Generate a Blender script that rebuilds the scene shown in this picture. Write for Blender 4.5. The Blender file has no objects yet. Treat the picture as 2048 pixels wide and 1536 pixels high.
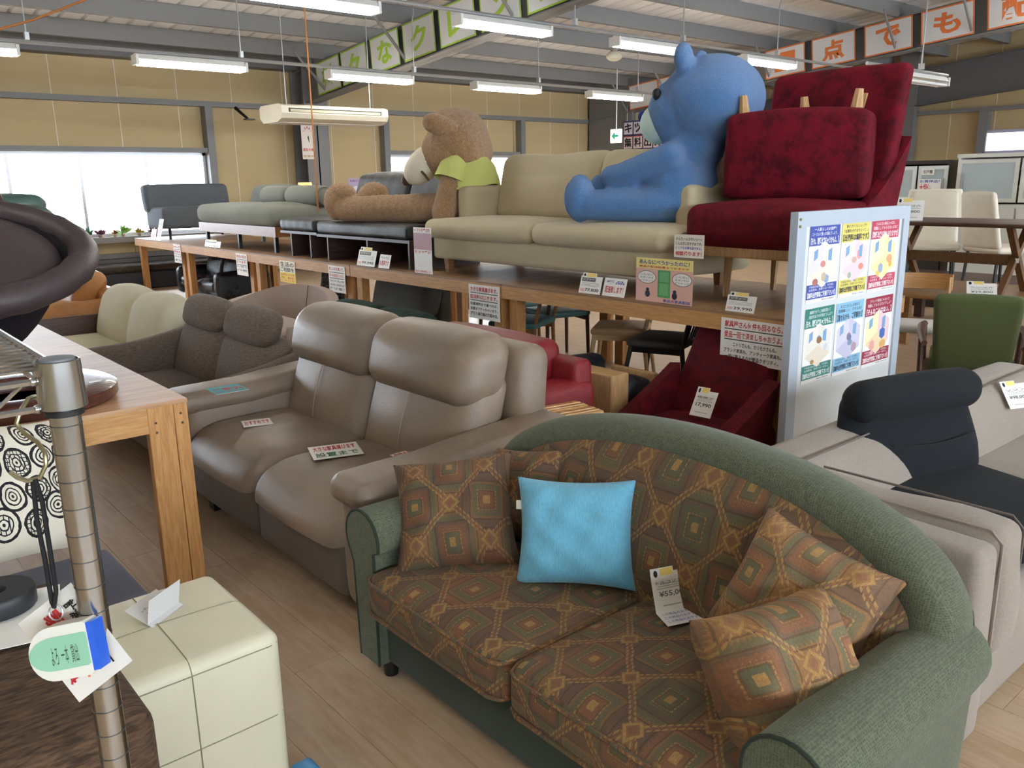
import bpy, math, random
import numpy as np
from mathutils import Vector, Matrix

# ------------------------------------------------------------------ camera
H = 1.5
F = 1677.56
PITCH, ROLL, YAW = (math.radians(a) for a in (13.59357, -0.91298, 40.44819))
cy_, sy_ = math.cos(YAW), math.sin(YAW)
FWD = np.array([sy_ * math.cos(PITCH), cy_ * math.cos(PITCH), -math.sin(PITCH)])
_r = np.array([cy_, -sy_, 0.0])
_u = np.cross(_r, FWD)
RGT = _r * math.cos(ROLL) + _u * math.sin(ROLL)
UPV = -_r * math.sin(ROLL) + _u * math.cos(ROLL)
EYE = np.array([0.0, 0.0, H])

def ray(x, y):
    return FWD + RGT * (x - 1024) / F - UPV * (y - 768) / F
def atz(x, y, z):
    d = ray(x, y); return EYE + d * (z - H) / d[2]
def atx(x, y, X):
    d = ray(x, y); return EYE + d * X / d[0]
def aty(x, y, Y):
    d = ray(x, y); return EYE + d * Y / d[1]

sc = bpy.context.scene
COL = sc.collection
cam = bpy.data.cameras.new('camera')
cam.sensor_fit = 'HORIZONTAL'; cam.sensor_width = 36.0
cam.lens = 36.0 * F / 2048.0
cam.clip_start = 0.05; cam.clip_end = 200
camo = bpy.data.objects.new('camera', cam); COL.objects.link(camo)
m = Matrix.Identity(4)
for i in range(3):
    m[i][0] = RGT[i]; m[i][1] = UPV[i]; m[i][2] = -FWD[i]; m[i][3] = EYE[i]
camo.matrix_world = m
sc.camera = camo

# ------------------------------------------------------------------ world, exposure
w = bpy.data.worlds.new('sky'); sc.world = w; w.use_nodes = True
bg = w.node_tree.nodes['Background']
bg.inputs[0].default_value = (0.86, 0.93, 1.0, 1)
bg.inputs[1].default_value = 14.0
sc.view_settings.view_transform = 'Standard'
sc.view_settings.look = 'None'
sc.view_settings.gamma = 1.0
sc.view_settings.use_curve_mapping = False
sc.view_settings.exposure = 0.4
TUBE = 40.0      # strength of the fluorescent tubes
sc.cycles.max_bounces = 8
sc.cycles.diffuse_bounces = 5
sc.cycles.sample_clamp_indirect = 6.0
random.seed(7)
rng = np.random.RandomState(5)

# ------------------------------------------------------------------ materials
def lin(c):
    if isinstance(c, str):
        c = tuple(int(c[i:i + 2], 16) for i in (0, 2, 4))
    out = []
    for v in c[:3]:
        v = v / 255.0
        out.append(v / 12.92 if v <= 0.04045 else ((v + 0.055) / 1.055) ** 2.4)
    return tuple(out) + (1.0,)

MATS = {}
def _new(name):
    mt = bpy.data.materials.new(name); mt.use_nodes = True
    nt = mt.node_tree
    b = nt.nodes['Principled BSDF']
    return mt, nt, b

def mixc(nt, fac, a, b):
    n = nt.nodes.new('ShaderNodeMix'); n.data_type = 'RGBA'
    for k, s in ((0, fac), (6, a), (7, b)):
        if isinstance(s, (tuple, list)): n.inputs[k].default_value = s
        elif isinstance(s, (int, float)): n.inputs[k].default_value = s
        else: nt.links.new(s, n.inputs[k])
    return n.outputs[2]

def shade(c, k):
    return tuple(min(1.0, v * k) for v in c[:3]) + (1.0,)

def coords(nt, scale=(1, 1, 1), uv=True):
    tc = nt.nodes.new('ShaderNodeTexCoord')
    mp = nt.nodes.new('ShaderNodeMapping')
    nt.links.new(tc.outputs['UV' if uv else 'Object'], mp.inputs[0])
    mp.inputs['Scale'].default_value = scale
    return mp.outputs[0]

def noise(nt, vec, scale, detail=4, rough=.6, out=0):
    n = nt.nodes.new('ShaderNodeTexNoise')
    nt.links.new(vec, n.inputs['Vector'])
    n.inputs['Scale'].default_value = scale
    n.inputs['Detail'].default_value = detail
    n.inputs['Roughness'].default_value = rough
    return n.outputs[out]

def ramp(nt, fac, stops):
    n = nt.nodes.new('ShaderNodeValToRGB')
    nt.links.new(fac, n.inputs[0])
    e = n.color_ramp.elements
    e[0].position, e[0].color = stops[0]
    e[1].position, e[1].color = stops[-1]
    for p, c in stops[1:-1]:
        k = e.new(p); k.color = c
    return n.outputs[0]

def bump(nt, b, h, strength, dist=.01):
    n = nt.nodes.new('ShaderNodeBump')
    n.inputs['Strength'].default_value = strength
    n.inputs['Distance'].default_value = dist
    nt.links.new(h, n.inputs['Height'])
    nt.links.new(n.outputs[0], b.inputs['Normal'])

def plain(name, col, rough=.55, metal=0.0, spec=.5, emit=0.0, coat=0.0, var=.06):
    if name in MATS: return MATS[name]
    mt, nt, b = _new(name); c = lin(col)
    if var and not emit:
        v = noise(nt, coords(nt, uv=False), 6.0, 5)
        nt.links.new(mixc(nt, v, shade(c, 1 - var), shade(c, 1 + var)), b.inputs['Base Color'])
    else:
        b.inputs['Base Color'].default_value = c
    b.inputs['Roughness'].default_value = rough
    b.inputs['Metallic'].default_value = metal
    b.inputs['Specular IOR Level'].default_value = spec
    b.inputs['Coat Weight'].default_value = coat
    if emit:
        b.inputs['Emission Color'].default_value = c
        b.inputs['Emission Strength'].default_value = emit
    MATS[name] = mt; return mt

def fabric(name, col, weave=420, bumpk=.35, var=.22, streak=(1, 1), rough=.92, sheen=.08, col2=None):
    """woven cloth: fine thread noise, slow tone variation"""
    if name in MATS: return MATS[name]
    mt, nt, b = _new(name); c = lin(col)
    v = coords(nt, (streak[0], streak[1], 1))
    f = noise(nt, v, weave, 2, .7)
    g = noise(nt, coords(nt, uv=False), 5, 4)
    c2 = lin(col2) if col2 else shade(c, 1 - var)
    base = mixc(nt, ramp(nt, f, [(.35, (0, 0, 0, 1)), (.65, (1, 1, 1, 1))]), c2, shade(c, 1 + var * .5))
    base = mixc(nt, ramp(nt, g, [(.3, (0, 0, 0, 1)), (.75, (.35, .35, .35, 1))]), base, shade(c, .72))
    nt.links.new(base, b.inputs['Base Color'])
    b.inputs['Roughness'].default_value = rough
    b.inputs['Specular IOR Level'].default_value = .25
    b.inputs['Sheen Weight'].default_value = sheen
    b.inputs['Sheen Roughness'].default_value = .5
    bump(nt, b, f, bumpk, .002)
    MATS[name] = mt; return mt

def dotweave(name, col, col2, pitch=.006):
    """chenille with a small staggered dot weave"""
    if name in MATS: return MATS[name]
    mt, nt, b = _new(name); c = lin(col)
    v = nt.nodes.new('ShaderNodeTexVoronoi')
    v.inputs['Scale'].default_value = 1.0
    v.inputs['Randomness'].default_value = .35
    nt.links.new(coords(nt, (1 / pitch, 1 / (pitch * .7), 1)), v.inputs['Vector'])
    g = noise(nt, coords(nt, uv=False), 60, 3)
    base = mixc(nt, ramp(nt, v.outputs['Distance'], [(.1, (1, 1, 1, 1)), (.6, (0, 0, 0, 1))]), lin(col2), c)
    base = mixc(nt, ramp(nt, g, [(.35, (0, 0, 0, 1)), (.8, (.4, .4, .4, 1))]), base, shade(c, .6))
    nt.links.new(base, b.inputs['Base Color'])
    b.inputs['Roughness'].default_value = .9
    b.inputs['Specular IOR Level'].default_value = .25
    b.inputs['Sheen Weight'].default_value = .12
    bump(nt, b, v.outputs['Distance'], .35, .002)
    MATS[name] = mt; return mt

def velvet(name, col, dark, sheen=.6, scale=9):
    if name in MATS: return MATS[name]
    mt, nt, b = _new(name)
    g = noise(nt, coords(nt, uv=False), scale, 6, .75)
    h = noise(nt, coords(nt, (1, 3, 1)), 90, 3)
    base = mixc(nt, ramp(nt, g, [(.38, (0, 0, 0, 1)), (.6, (1, 1, 1, 1))]), lin(dark), lin(col))
    base = mixc(nt, ramp(nt, h, [(.4, (0, 0, 0, 1)), (.8, (.3, .3, .3, 1))]), base, lin(dark))
    nt.links.new(base, b.inputs['Base Color'])
    b.inputs['Roughness'].default_value = .85
    b.inputs['Specular IOR Level'].default_value = .2
    b.inputs['Sheen Weight'].default_value = sheen
    b.inputs['Sheen Tint'].default_value = lin(col)
    bump(nt, b, h, .25, .002)
    MATS[name] = mt; return mt

def leather(name, col, rough=.38, bk=.25, var=.18, wr=5.0, col2=None):
    if name in MATS: return MATS[name]
    mt, nt, b = _new(name); c = lin(col)
    o = coords(nt, uv=False)
    g = noise(nt, o, wr, 5, .6)
    v = nt.nodes.new('ShaderNodeTexVoronoi'); v.inputs['Scale'].default_value = 260
    nt.links.new(o, v.inputs['Vector'])
    base = mixc(nt, ramp(nt, g, [(.3, (0, 0, 0, 1)), (.7, (1, 1, 1, 1))]), lin(col2) if col2 else shade(c, 1 - var), shade(c, 1 + var * .6))
    nt.links.new(base, b.inputs['Base Color'])
    b.inputs['Roughness'].default_value = rough
    r = ramp(nt, g, [(.2, (rough - .06,) * 3 + (1,)), (.8, (rough + .12,) * 3 + (1,))])
    nt.links.new(r, b.inputs['Roughness'])
    w_ = noise(nt, o, wr * 4.5, 3, .55)
    ad = nt.nodes.new('ShaderNodeMath'); ad.operation = 'MULTIPLY_ADD'
    nt.links.new(w_, ad.inputs[0]); ad.inputs[1].default_value = 2.2
    nt.links.new(v.outputs['Distance'], ad.inputs[2])
    bump(nt, b, ad.outputs[0], bk, .004)
    MATS[name] = mt; return mt

def wood(name, col, dark, rough=.5, scale=1.0, along=0, coat=0.0, ring=9.0):
    """grain runs along UV u (along=0) or v (along=1)"""
    if name in MATS: return MATS[name]
    mt, nt, b = _new(name)
    s = (1.3 * scale, 16 * scale, 4) if along == 0 else (16 * scale, 1.3 * scale, 4)
    v = coords(nt, s)
    n1 = noise(nt, v, 1.0, 5, .6)
    wv = nt.nodes.new('ShaderNodeMath'); wv.operation = 'MULTIPLY'
    nt.links.new(n1, wv.inputs[0]); wv.inputs[1].default_value = ring
    fr = nt.nodes.new('ShaderNodeMath'); fr.operation = 'FRACT'
    nt.links.new(wv.outputs[0], fr.inputs[0])
    n2 = noise(nt, coords(nt, (s[0] * 4, s[1] * 6, 4)), 3.0, 3)
    base = mixc(nt, ramp(nt, fr.outputs[0], [(0, (.15,) * 3 + (1,)), (.5, (.8,) * 3 + (1,)), (1, (.2,) * 3 + (1,))]), lin(dark), lin(col))
    base = mixc(nt, ramp(nt, n2, [(.4, (0, 0, 0, 1)), (.75, (.4, .4, .4, 1))]), base, lin(dark))
    nt.links.new(base, b.inputs['Base Color'])
    b.inputs['Roughness'].default_value = rough
    b.inputs['Coat Weight'].default_value = coat
    bump(nt, b, n2, .08, .003)
    MATS[name] = mt; return mt

# --- tiny expression layer over Math nodes, used by the patterned fabrics
class X:
    nt = None
    def __init__(s, v): s.v = v
    def _op(s, op, o=None, o2=None):
        n = X.nt.nodes.new('ShaderNodeMath'); n.operation = op
        for k, q in enumerate((s, o, o2)):
            if q is None: continue
            q = q.v if isinstance(q, X) else q
            if isinstance(q, (int, float)): n.inputs[k].default_value = q
            else: X.nt.links.new(q, n.inputs[k])
        return X(n.outputs[0])
    def __add__(s, o): return s._op('ADD', o)
    def __sub__(s, o): return s._op('SUBTRACT', o)
    def __mul__(s, o): return s._op('MULTIPLY', o)
    def __gt__(s, o): return s._op('GREATER_THAN', o)
    def __lt__(s, o): return s._op('LESS_THAN', o)
    def abs(s): return s._op('ABSOLUTE')
    def floor(s): return s._op('FLOOR')
    def fract(s): return s._op('FRACT')
    def max(s, o): return s._op('MAXIMUM', o)
    def min(s, o): return s._op('MINIMUM', o)
    def mod(s, o): return s._op('FLOORED_MODULO', o)

def xy(nt, scale):
    sp = nt.nodes.new('ShaderNodeSeparateXYZ')
    nt.links.new(coords(nt, (scale, scale, scale)), sp.inputs[0])
    return X(sp.outputs[0]), X(sp.outputs[1])

def kilim(name, base, gold, greens, rust, mauve, cell=.165, dim=1.0):
    """carpet-like upholstery: a diamond lattice, a stepped medallion in each diamond"""
    if name in MATS: return MATS[name]
    mt, nt, b = _new(name); X.nt = nt
    u, v = xy(nt, 1.0)
    # warp a little so that the lattice is not ruler-straight
    wn = X(noise(nt, coords(nt), 9, 2)) - .5
    a = (u + v * .92 + wn * .018) * (1 / cell) * .72
    c = (u - v * .92 + wn * .018) * (1 / cell) * .72
    ia, ic = a.floor(), c.floor()
    fa, fc = (a.fract() - .5), (c.fract() - .5)
    A, C = fa.abs(), fc.abs()
    cb = nt.nodes.new('ShaderNodeCombineXYZ')
    nt.links.new(ia.v, cb.inputs[0]); nt.links.new(ic.v, cb.inputs[1])
    wh = nt.nodes.new('ShaderNodeTexWhiteNoise'); nt.links.new(cb.outputs[0], wh.inputs['Vector'])
    rnd = X(wh.outputs['Value'])
    d = A.max(C)
    # horizontal / vertical axes of the cloth inside the cell
    px, py = (fa + fc).abs(), (fa - fc).abs()
    hexa = px.max(py * .62 + px * .38).max(py * .9) * .66
    saw = ((px * 11).fract() - .5).abs().max(((py * 11).fract() - .5).abs()) * .13
    hx = hexa + saw
    K = lambda col: shade(lin(col), dim)
    col = mixc(nt, (rnd > .55).v, K(base), mixc(nt, (rnd > .8).v, K(mauve), K(rust)))
    ringcol = mixc(nt, (rnd > .4).v, K(greens), mixc(nt, (rnd > .75).v, K(mauve), K(rust)))
    col = mixc(nt, ((hx < .44) * .85).v, col, ringcol)
    col = mixc(nt, ((hexa < .30) * .9).v, col, mixc(nt, (rnd > .5).v, K(mauve), K(base)))
    col = mixc(nt, ((hexa < .25) * .8).v, col, mixc(nt, (rnd > .3).v, K(rust), K(greens)))
    col = mixc(nt, ((hx < .20) * .9).v, col, K(gold))
    col = mixc(nt, (hexa < .13).v, col, mixc(nt, (rnd > .5).v, K(greens), K(rust)))
    col = mixc(nt, (hexa < .06).v, col, K(gold))
    # outline strokes
    for rr in (.44, .30, .135):
        col = mixc(nt, (((hexa - rr).abs() < .012) * .75).v, col, shade(K(mauve), .55))
    # lattice bands and the small squares where they meet
    dash = ((u * 90).fract() > .3)
    col = mixc(nt, (((d - .465).abs() < .016) * dash * .9).v, col, K(gold))
    col = mixc(nt, ((d > .488) * .8).v, col, K(rust))
    q = (A - .5).abs().max((C - .5).abs())
    col = mixc(nt, (q < .13).v, col, K(base))
    col = mixc(nt, (((q - .1).abs() < .02) * .9).v, col, K(gold))
    col = mixc(nt, (q < .05).v, col, K(rust))
    # threads
    th = noise(nt, coords(nt, (1, .35, 1)), 330, 2, .7)
    th2 = noise(nt, coords(nt, uv=False), 11, 4)
    col = mixc(nt, ramp(nt, th, [(.35, (.42,) * 3 + (1,)), (.6, (0, 0, 0, 1))]), col, shade(K(mauve), .5))
    col = mixc(nt, ramp(nt, th2, [(.45, (0, 0, 0, 1)), (.8, (.45,) * 3 + (1,))]), col, K(base))
    col = mixc(nt, .14, col, K(base))
    nt.links.new(col, b.inputs['Base Color'])
    b.inputs['Roughness'].default_value = .9
    b.inputs['Specular IOR Level'].default_value = .25
    b.inputs['Sheen Weight'].default_value = .04
    bump(nt, b, th, .35, .002)
    MATS[name] = mt; return mt
# ------------------------------------------------------------------ mesh helpers
class G:
    """a growing mesh: verts + faces (local coordinates of the object it becomes)"""
    def __init__(s): s.v = []; s.f = []
    def add(s, v, f):
        o = len(s.v); s.v.extend(tuple(map(float, p)) for p in v)
        s.f.extend(tuple(i + o for i in q) for q in f); return s
    def join(s, g): return s.add(g.v, g.f)
    def map(s, fn):
        s.v = [tuple(fn(*p)) for p in s.v]; return s
    def move(s, x=0, y=0, z=0):
        return s.map(lambda a, b, c: (a + x, b + y, c + z))
    def rot(s, ax, deg):
        M = Matrix.Rotation(math.radians(deg), 3, ax)
        return s.map(lambda a, b, c: M @ Vector((a, b, c)))
    def scale(s, x, y, z):
        return s.map(lambda a, b, c: (a * x, b * y, c * z))
    def xf(s, M):
        return s.map(lambda a, b, c: M @ Vector((a, b, c)))

def box(x0, x1, y0, y1, z0, z1):
    g = G()
    g.add([(x0, y0, z0), (x1, y0, z0), (x1, y1, z0), (x0, y1, z0), (x0, y0, z1), (x1, y0, z1), (x1, y1, z1), (x0, y1, z1)],
          [(0, 3, 2, 1), (4, 5, 6, 7), (0, 1, 5, 4), (1, 2, 6, 5), (2, 3, 7, 6), (3, 0, 4, 7)])
    return g

def rbox(x0, x1, y0, y1, z0, z1, r=.03, n=4, crown=(0, 0, 0), k=2, sag=0.0):
    """rounded box; crown = bulge of each pair of faces"""
    c = np.array([(x0 + x1) / 2, (y0 + y1) / 2, (z0 + z1) / 2])
    h = np.array([x1 - x0, y1 - y0, z1 - z0]) / 2
    r = min(r, *(h * .999))
    tick = []
    for a in h:
        e = [-a + r * (1 - math.cos(math.pi / 2 * i / k)) for i in range(k)] if False else [-a + r * i / k for i in range(k)]
        mid = list(np.linspace(-a + r, a - r, n + 1))
        tick.append(e + mid + [-q for q in reversed(e)])
    idx = {}; V = []; Fc = []
    def vid(i, j, l):
        key = (i, j, l)
        if key in idx: return idx[key]
        p = np.array([tick[0][i], tick[1][j], tick[2][l]])
        q = np.clip(p, -(h - r), h - r); d = p - q
        L = np.linalg.norm(d)
        if L > 1e-9: p = q + d / L * r
        t = p / h
        o = p.copy()
        for ax in range(3):
            if crown[ax]:
                b_, c_ = [w for w in range(3) if w != ax]
                o[ax] += t[ax] * crown[ax] * max(0, 1 - t[b_] ** 2) * max(0, 1 - t[c_] ** 2)
        idx[key] = len(V); V.append(tuple(o + c)); return idx[key]
    N = [len(t) - 1 for t in tick]
    for ax in range(3):
        b_, c_ = [(1, 2), (2, 0), (0, 1)][ax]
        for side in (0, N[ax]):
            for i in range(N[b_]):
                for j in range(N[c_]):
                    q = []
                    for di, dj in ((0, 0), (1, 0), (1, 1), (0, 1)):
                        k3 = [0, 0, 0]; k3[ax] = side; k3[b_] = i + di; k3[c_] = j + dj
                        q.append(vid(*k3))
                    Fc.append(tuple(q if side else q[::-1]))
    g = G(); g.add(V, Fc); return g

def cyl(p0, p1, r0, r1=None, seg=14, caps=True):
    r1 = r0 if r1 is None else r1
    p0, p1 = Vector(p0), Vector(p1); d = (p1 - p0).normalized()
    a = d.orthogonal().normalized(); b = d.cross(a)
    V = []; Fc = []
    for p, r in ((p0, r0), (p1, r1)):
        for i in range(seg):
            t = 2 * math.pi * i / seg
            V.append(p + (a * math.cos(t) + b * math.sin(t)) * r)
    for i in range(seg):
        j = (i + 1) % seg
        Fc.append((i, j, seg + j, seg + i))
    if caps:
        Fc.append(tuple(range(seg - 1, -1, -1))); Fc.append(tuple(range(seg, 2 * seg)))
    g = G(); g.add(V, Fc); return g

def tube(pts, r, seg=8, closed=False, caps=True):
    P = [Vector(p) for p in pts]; n = len(P)
    rr = r if isinstance(r, (list, tuple)) else [r] * n
    T = []
    for i in range(n):
        a = P[(i - 1) % n] if closed or i else P[0]
        b = P[(i + 1) % n] if closed or i < n - 1 else P[-1]
        T.append((b - a).normalized())
    u = T[0].orthogonal().normalized()
    V = []; Fc = []
    for i in range(n):
        u = (u - T[i] * u.dot(T[i]))
        u = u.normalized() if u.length > 1e-6 else T[i].orthogonal().normalized()
        v = T[i].cross(u)
        for k in range(seg):
            t = 2 * math.pi * k / seg
            V.append(P[i] + (u * math.cos(t) + v * math.sin(t)) * rr[i])
    for i in range(n if closed else n - 1):
        j = (i + 1) % n
        for k in range(seg):
            l = (k + 1) % seg
            Fc.append((i * seg + k, i * seg + l, j * seg + l, j * seg + k))
    if caps and not closed:
        Fc.append(tuple(range(seg - 1, -1, -1))); Fc.append(tuple((n - 1) * seg + k for k in range(seg)))
    g = G(); g.add(V, Fc); return g

def lathe(prof, seg=28, c=(0, 0, 0)):
    """prof: [(r, z)...] turned round z"""
    V = []; Fc = []; n = len(prof)
    for r, z in prof:
        for k in range(seg):
            t = 2 * math.pi * k / seg
            V.append((c[0] + r * math.cos(t), c[1] + r * math.sin(t), c[2] + z))
    for i in range(n - 1):
        for k in range(seg):
            l = (k + 1) % seg
            Fc.append((i * seg + k, i * seg + l, (i + 1) * seg + l, (i + 1) * seg + k))
    Fc.append(tuple(range(seg - 1, -1, -1))); Fc.append(tuple((n - 1) * seg + k for k in range(seg)))
    g = G(); g.add(V, Fc); return g

def prism(poly, a0, a1, axis='x'):
    """2-D outline pushed from a0 to a1 along an axis. axis x: poly=(y,z); y: (x,z); z: (x,y)"""
    n = len(poly); V = []
    for a in (a0, a1):
        for p, q in poly:
            V.append({'x': (a, p, q), 'y': (p, a, q), 'z': (p, q, a)}[axis])
    Fc = [(i, (i + 1) % n, n + (i + 1) % n, n + i) for i in range(n)]
    Fc.append(tuple(range(n - 1, -1, -1))); Fc.append(tuple(range(n, 2 * n)))
    g = G(); g.add(V, Fc); return g

def sheet(fn, nu, nv, thick=0.0):
    """surface fn(u,v)->(x,y,z), u,v in 0..1; two skins when thick (pushed along the normal)"""
    P = np.array([[fn(i / nu, j / nv) for j in range(nv + 1)] for i in range(nu + 1)], float)
    idx = lambda i, j, o=0: o + i * (nv + 1) + j
    Fc = [(idx(i, j), idx(i + 1, j), idx(i + 1, j + 1), idx(i, j + 1)) for i in range(nu) for j in range(nv)]
    V = [tuple(p) for row in P for p in row]
    g = G()
    if not thick:
        g.add(V, Fc); return g
    du = np.gradient(P, axis=0); dv = np.gradient(P, axis=1)
    N = np.cross(du, dv); N /= (np.linalg.norm(N, axis=2, keepdims=True) + 1e-12)
    Q = P - N * thick; o = len(V)
    V += [tuple(p) for row in Q for p in row]
    Fc += [(idx(i, j, o), idx(i, j + 1, o), idx(i + 1, j + 1, o), idx(i + 1, j, o)) for i in range(nu) for j in range(nv)]
    for i in range(nu):
        Fc.append((idx(i, 0), idx(i, 0, o), idx(i + 1, 0, o), idx(i + 1, 0)))
        Fc.append((idx(i, nv), idx(i + 1, nv), idx(i + 1, nv, o), idx(i, nv, o)))
    for j in range(nv):
        Fc.append((idx(0, j), idx(0, j + 1), idx(0, j + 1, o), idx(0, j, o)))
        Fc.append((idx(nu, j), idx(nu, j, o), idx(nu, j + 1, o), idx(nu, j + 1)))
    g.add(V, Fc); return g

def pillow(w, h, t, pinch=.07, n=18, seed=0, wr=.008):
    """scatter cushion lying in XY, thickness along Z, ears at the corners"""
    R = np.random.RandomState(seed); ph = R.rand(6) * 6.28
    V = []; Fc = []
    def P(i, j, s):
        u = -1 + 2 * i / n; v = -1 + 2 * j / n
        u = math.sin(u * math.pi / 2) * .6 + u * .4; v = math.sin(v * math.pi / 2) * .6 + v * .4
        x = w / 2 * u * (1 - pinch * (1 - v * v)); y = h / 2 * v * (1 - pinch * (1 - u * u))
        e = max(0, (1 - u ** 4)) * max(0, (1 - v ** 4))
        z = t / 2 * (e ** .55)
        z += wr * math.sin(9 * u + ph[0] + 3 * v) * math.sin(7 * v + ph[1]) * e
        z += wr * .8 * math.sin(17 * u * v + ph[2] + s) * e * (abs(u) ** 2 + abs(v) ** 2)
        return (x, y, s * z)
    for s in (1, -1):
        o = len(V)
        V += [P(i, j, s) for i in range(n + 1) for j in range(n + 1)]
        for i in range(n):
            for j in range(n):
                q = (o + i * (n + 1) + j, o + (i + 1) * (n + 1) + j, o + (i + 1) * (n + 1) + j + 1, o + i * (n + 1) + j + 1)
                Fc.append(q if s > 0 else q[::-1])
    g = G(); g.add(V, Fc); return g

def build(name, g, mat, parent=None, smooth=True, ang=40, merge=False):
    me = bpy.data.meshes.new(name)
    me.from_pydata(g.v, [], g.f)
    uv = me.uv_layers.new(name='UVMap')
    nv = len(me.vertices); co = np.empty(nv * 3); me.vertices.foreach_get('co', co); co = co.reshape(-1, 3)
    nl = len(me.loops); li = np.empty(nl, np.int32); me.loops.foreach_get('vertex_index', li)
    npol = len(me.polygons); nr = np.empty(npol * 3); me.polygons.foreach_get('normal', nr); nr = np.abs(nr.reshape(-1, 3))
    tot = np.empty(npol, np.int32); me.polygons.foreach_get('loop_total', tot)
    dom = np.repeat(np.argmax(nr, axis=1), tot)
    ua = np.array([1, 0, 0])[dom]; va = np.array([2, 2, 1])[dom]
    P = co[li]; rows = np.arange(nl)
    uvs = np.stack([P[rows, ua], P[rows, va]], 1).astype(np.float32)
    uv.data.foreach_set('uv', uvs.ravel())
    if smooth:
        me.polygons.foreach_set('use_smooth', np.ones(npol, bool))
        me.set_sharp_from_angle(angle=math.radians(ang))
    me.materials.append(mat)
    o = bpy.data.objects.new(name, me); COL.objects.link(o)
    if parent is not None: o.parent = parent
    return o

def planar(o, mode='uv'):
    """straight top-down UV for meshes whose cloth should not be cut by box mapping"""
    me = o.data; nl = len(me.loops)
    li = np.empty(nl, np.int32); me.loops.foreach_get('vertex_index', li)
    co = np.empty(len(me.vertices) * 3); me.vertices.foreach_get('co', co); co = co.reshape(-1, 3)[li]
    ax = {'xy': (0, 1), 'xz': (0, 2), 'yz': (1, 2)}[mode]
    me.uv_layers[0].data.foreach_set('uv', co[:, ax].astype(np.float32).ravel())
    return o

def tag(o, label=None, cat=None, group=None, kind=None):
    if label: o['label'] = label
    if cat: o['category'] = cat
    if group: o['group'] = group
    if kind: o['kind'] = kind
    return o

def thing(name, label, cat, loc=(0, 0, 0), rz=0, group=None, M=None):
    o = bpy.data.objects.new(name, None); COL.objects.link(o)
    o.empty_display_size = .1
    if M is not None: o.matrix_world = M
    else:
        o.location = loc; o.rotation_euler = (0, 0, math.radians(rz))
    return tag(o, label, cat, group)

def struct(name, g, mat, parent=None, smooth=True, ang=30):
    o = build(name, g, mat, parent, smooth, ang)
    if parent is None: o['kind'] = 'structure'
    return o

def dup(root, loc=None, rz=None, label=None, group=None):
    def cp(o, par):
        c = o.copy(); COL.objects.link(c); c.parent = par
        for ch in o.children: cp(ch, c)
        return c
    r = cp(root, None)
    if loc is not None: r.location = loc
    if rz is not None: r.rotation_euler = (0, 0, math.radians(rz))
    if label: r['label'] = label
    if group: r['group'] = group
    return r

def frame(o, right, up):
    """matrix: local x=right, y=up, z=out of the face"""
    r = Vector(right).normalized(); u = Vector(up); u = (u - r * u.dot(r)).normalized(); n = r.cross(u)
    M = Matrix.Identity(4)
    for i in range(3):
        M[i][0] = r[i]; M[i][1] = u[i]; M[i][2] = n[i]; M[i][3] = o[i]
    return M

# --- soft toys: overlapping balls fused by a voxel remesh, one continuous skin
SCR = bpy.data.scenes.new('scratch')
def evald(o):
    """evaluated mesh of an object linked only to the scratch scene"""
    SCR.collection.objects.link(o)
    vl = SCR.view_layers[0]; vl.update()
    me = bpy.data.meshes.new_from_object(o.evaluated_get(vl.depsgraph))
    bpy.data.objects.remove(o); return me

def ball(c, r, seg=14):
    r = (r, r, r) if isinstance(r, (int, float)) else r
    g = G(); V = []; Fc = []; nr = seg // 2 + 1
    for i in range(nr + 1):
        ph = math.pi * i / nr
        for j in range(seg):
            th = 2 * math.pi * j / seg
            V.append((c[0] + r[0] * math.sin(ph) * math.cos(th), c[1] + r[1] * math.sin(ph) * math.sin(th), c[2] + r[2] * math.cos(ph)))
    for i in range(nr):
        for j in range(seg):
            k = (j + 1) % seg
            Fc.append((i * seg + j, (i + 1) * seg + j, (i + 1) * seg + k, i * seg + k))
    g.add(V, Fc); return g

def limb(p0, p1, r0, r1, n=6):
    g = G()
    for i in range(n + 1):
        t = i / n
        g.join(ball([a + (b - a) * t for a, b in zip(p0, p1)], r0 + (r1 - r0) * t, 12))
    return g

def fuse(name, g, mat, parent, voxel=.018, smooth=6, disp=0.0, dscale=.05, sub=0):
    me = bpy.data.meshes.new('tmp'); me.from_pydata(g.v, [], g.f)
    o = bpy.data.objects.new('tmp', me)
    md = o.modifiers.new('r', 'REMESH'); md.mode = 'VOXEL'; md.voxel_size = voxel
    ms = o.modifiers.new('s', 'SMOOTH'); ms.iterations = smooth; ms.factor = .5
    m2 = evald(o)
    nv = len(m2.vertices); co = np.empty(nv * 3); m2.vertices.foreach_get('co', co); co = co.reshape(-1, 3)
    if disp:
        nn = np.empty(nv * 3); m2.vertices.foreach_get('normal', nn); nn = nn.reshape(-1, 3)
        R = np.random.RandomState(3)
        co = co + nn * (R.rand(nv, 1) - .4) * disp
    g2 = G(); g2.v = [tuple(p) for p in co]; g2.f = [tuple(p.vertices) for p in m2.polygons]
    bpy.data.meshes.remove(m2)
    return build(name, g2, mat, parent, ang=80)

# --- lettering: text turned into flat mesh, fitted to a box
_TXT = {}
def textgeo(s, bold=0.0):
    if (s, bold) in _TXT: return _TXT[(s, bold)]
    c = bpy.data.curves.new('t', 'FONT'); c.body = s; c.size = 1.0; c.resolution_u = 2
    c.offset = bold; c.space_line = 1.0
    o = bpy.data.objects.new('t', c)
    me = evald(o)
    V = np.array([v.co[:] for v in me.vertices]) if len(me.vertices) else np.zeros((1, 3))
    Fc = [tuple(p.vertices) for p in me.polygons]
    bpy.data.curves.remove(c); bpy.data.meshes.remove(me)
    _TXT[(s, bold)] = (V, Fc); return V, Fc

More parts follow.
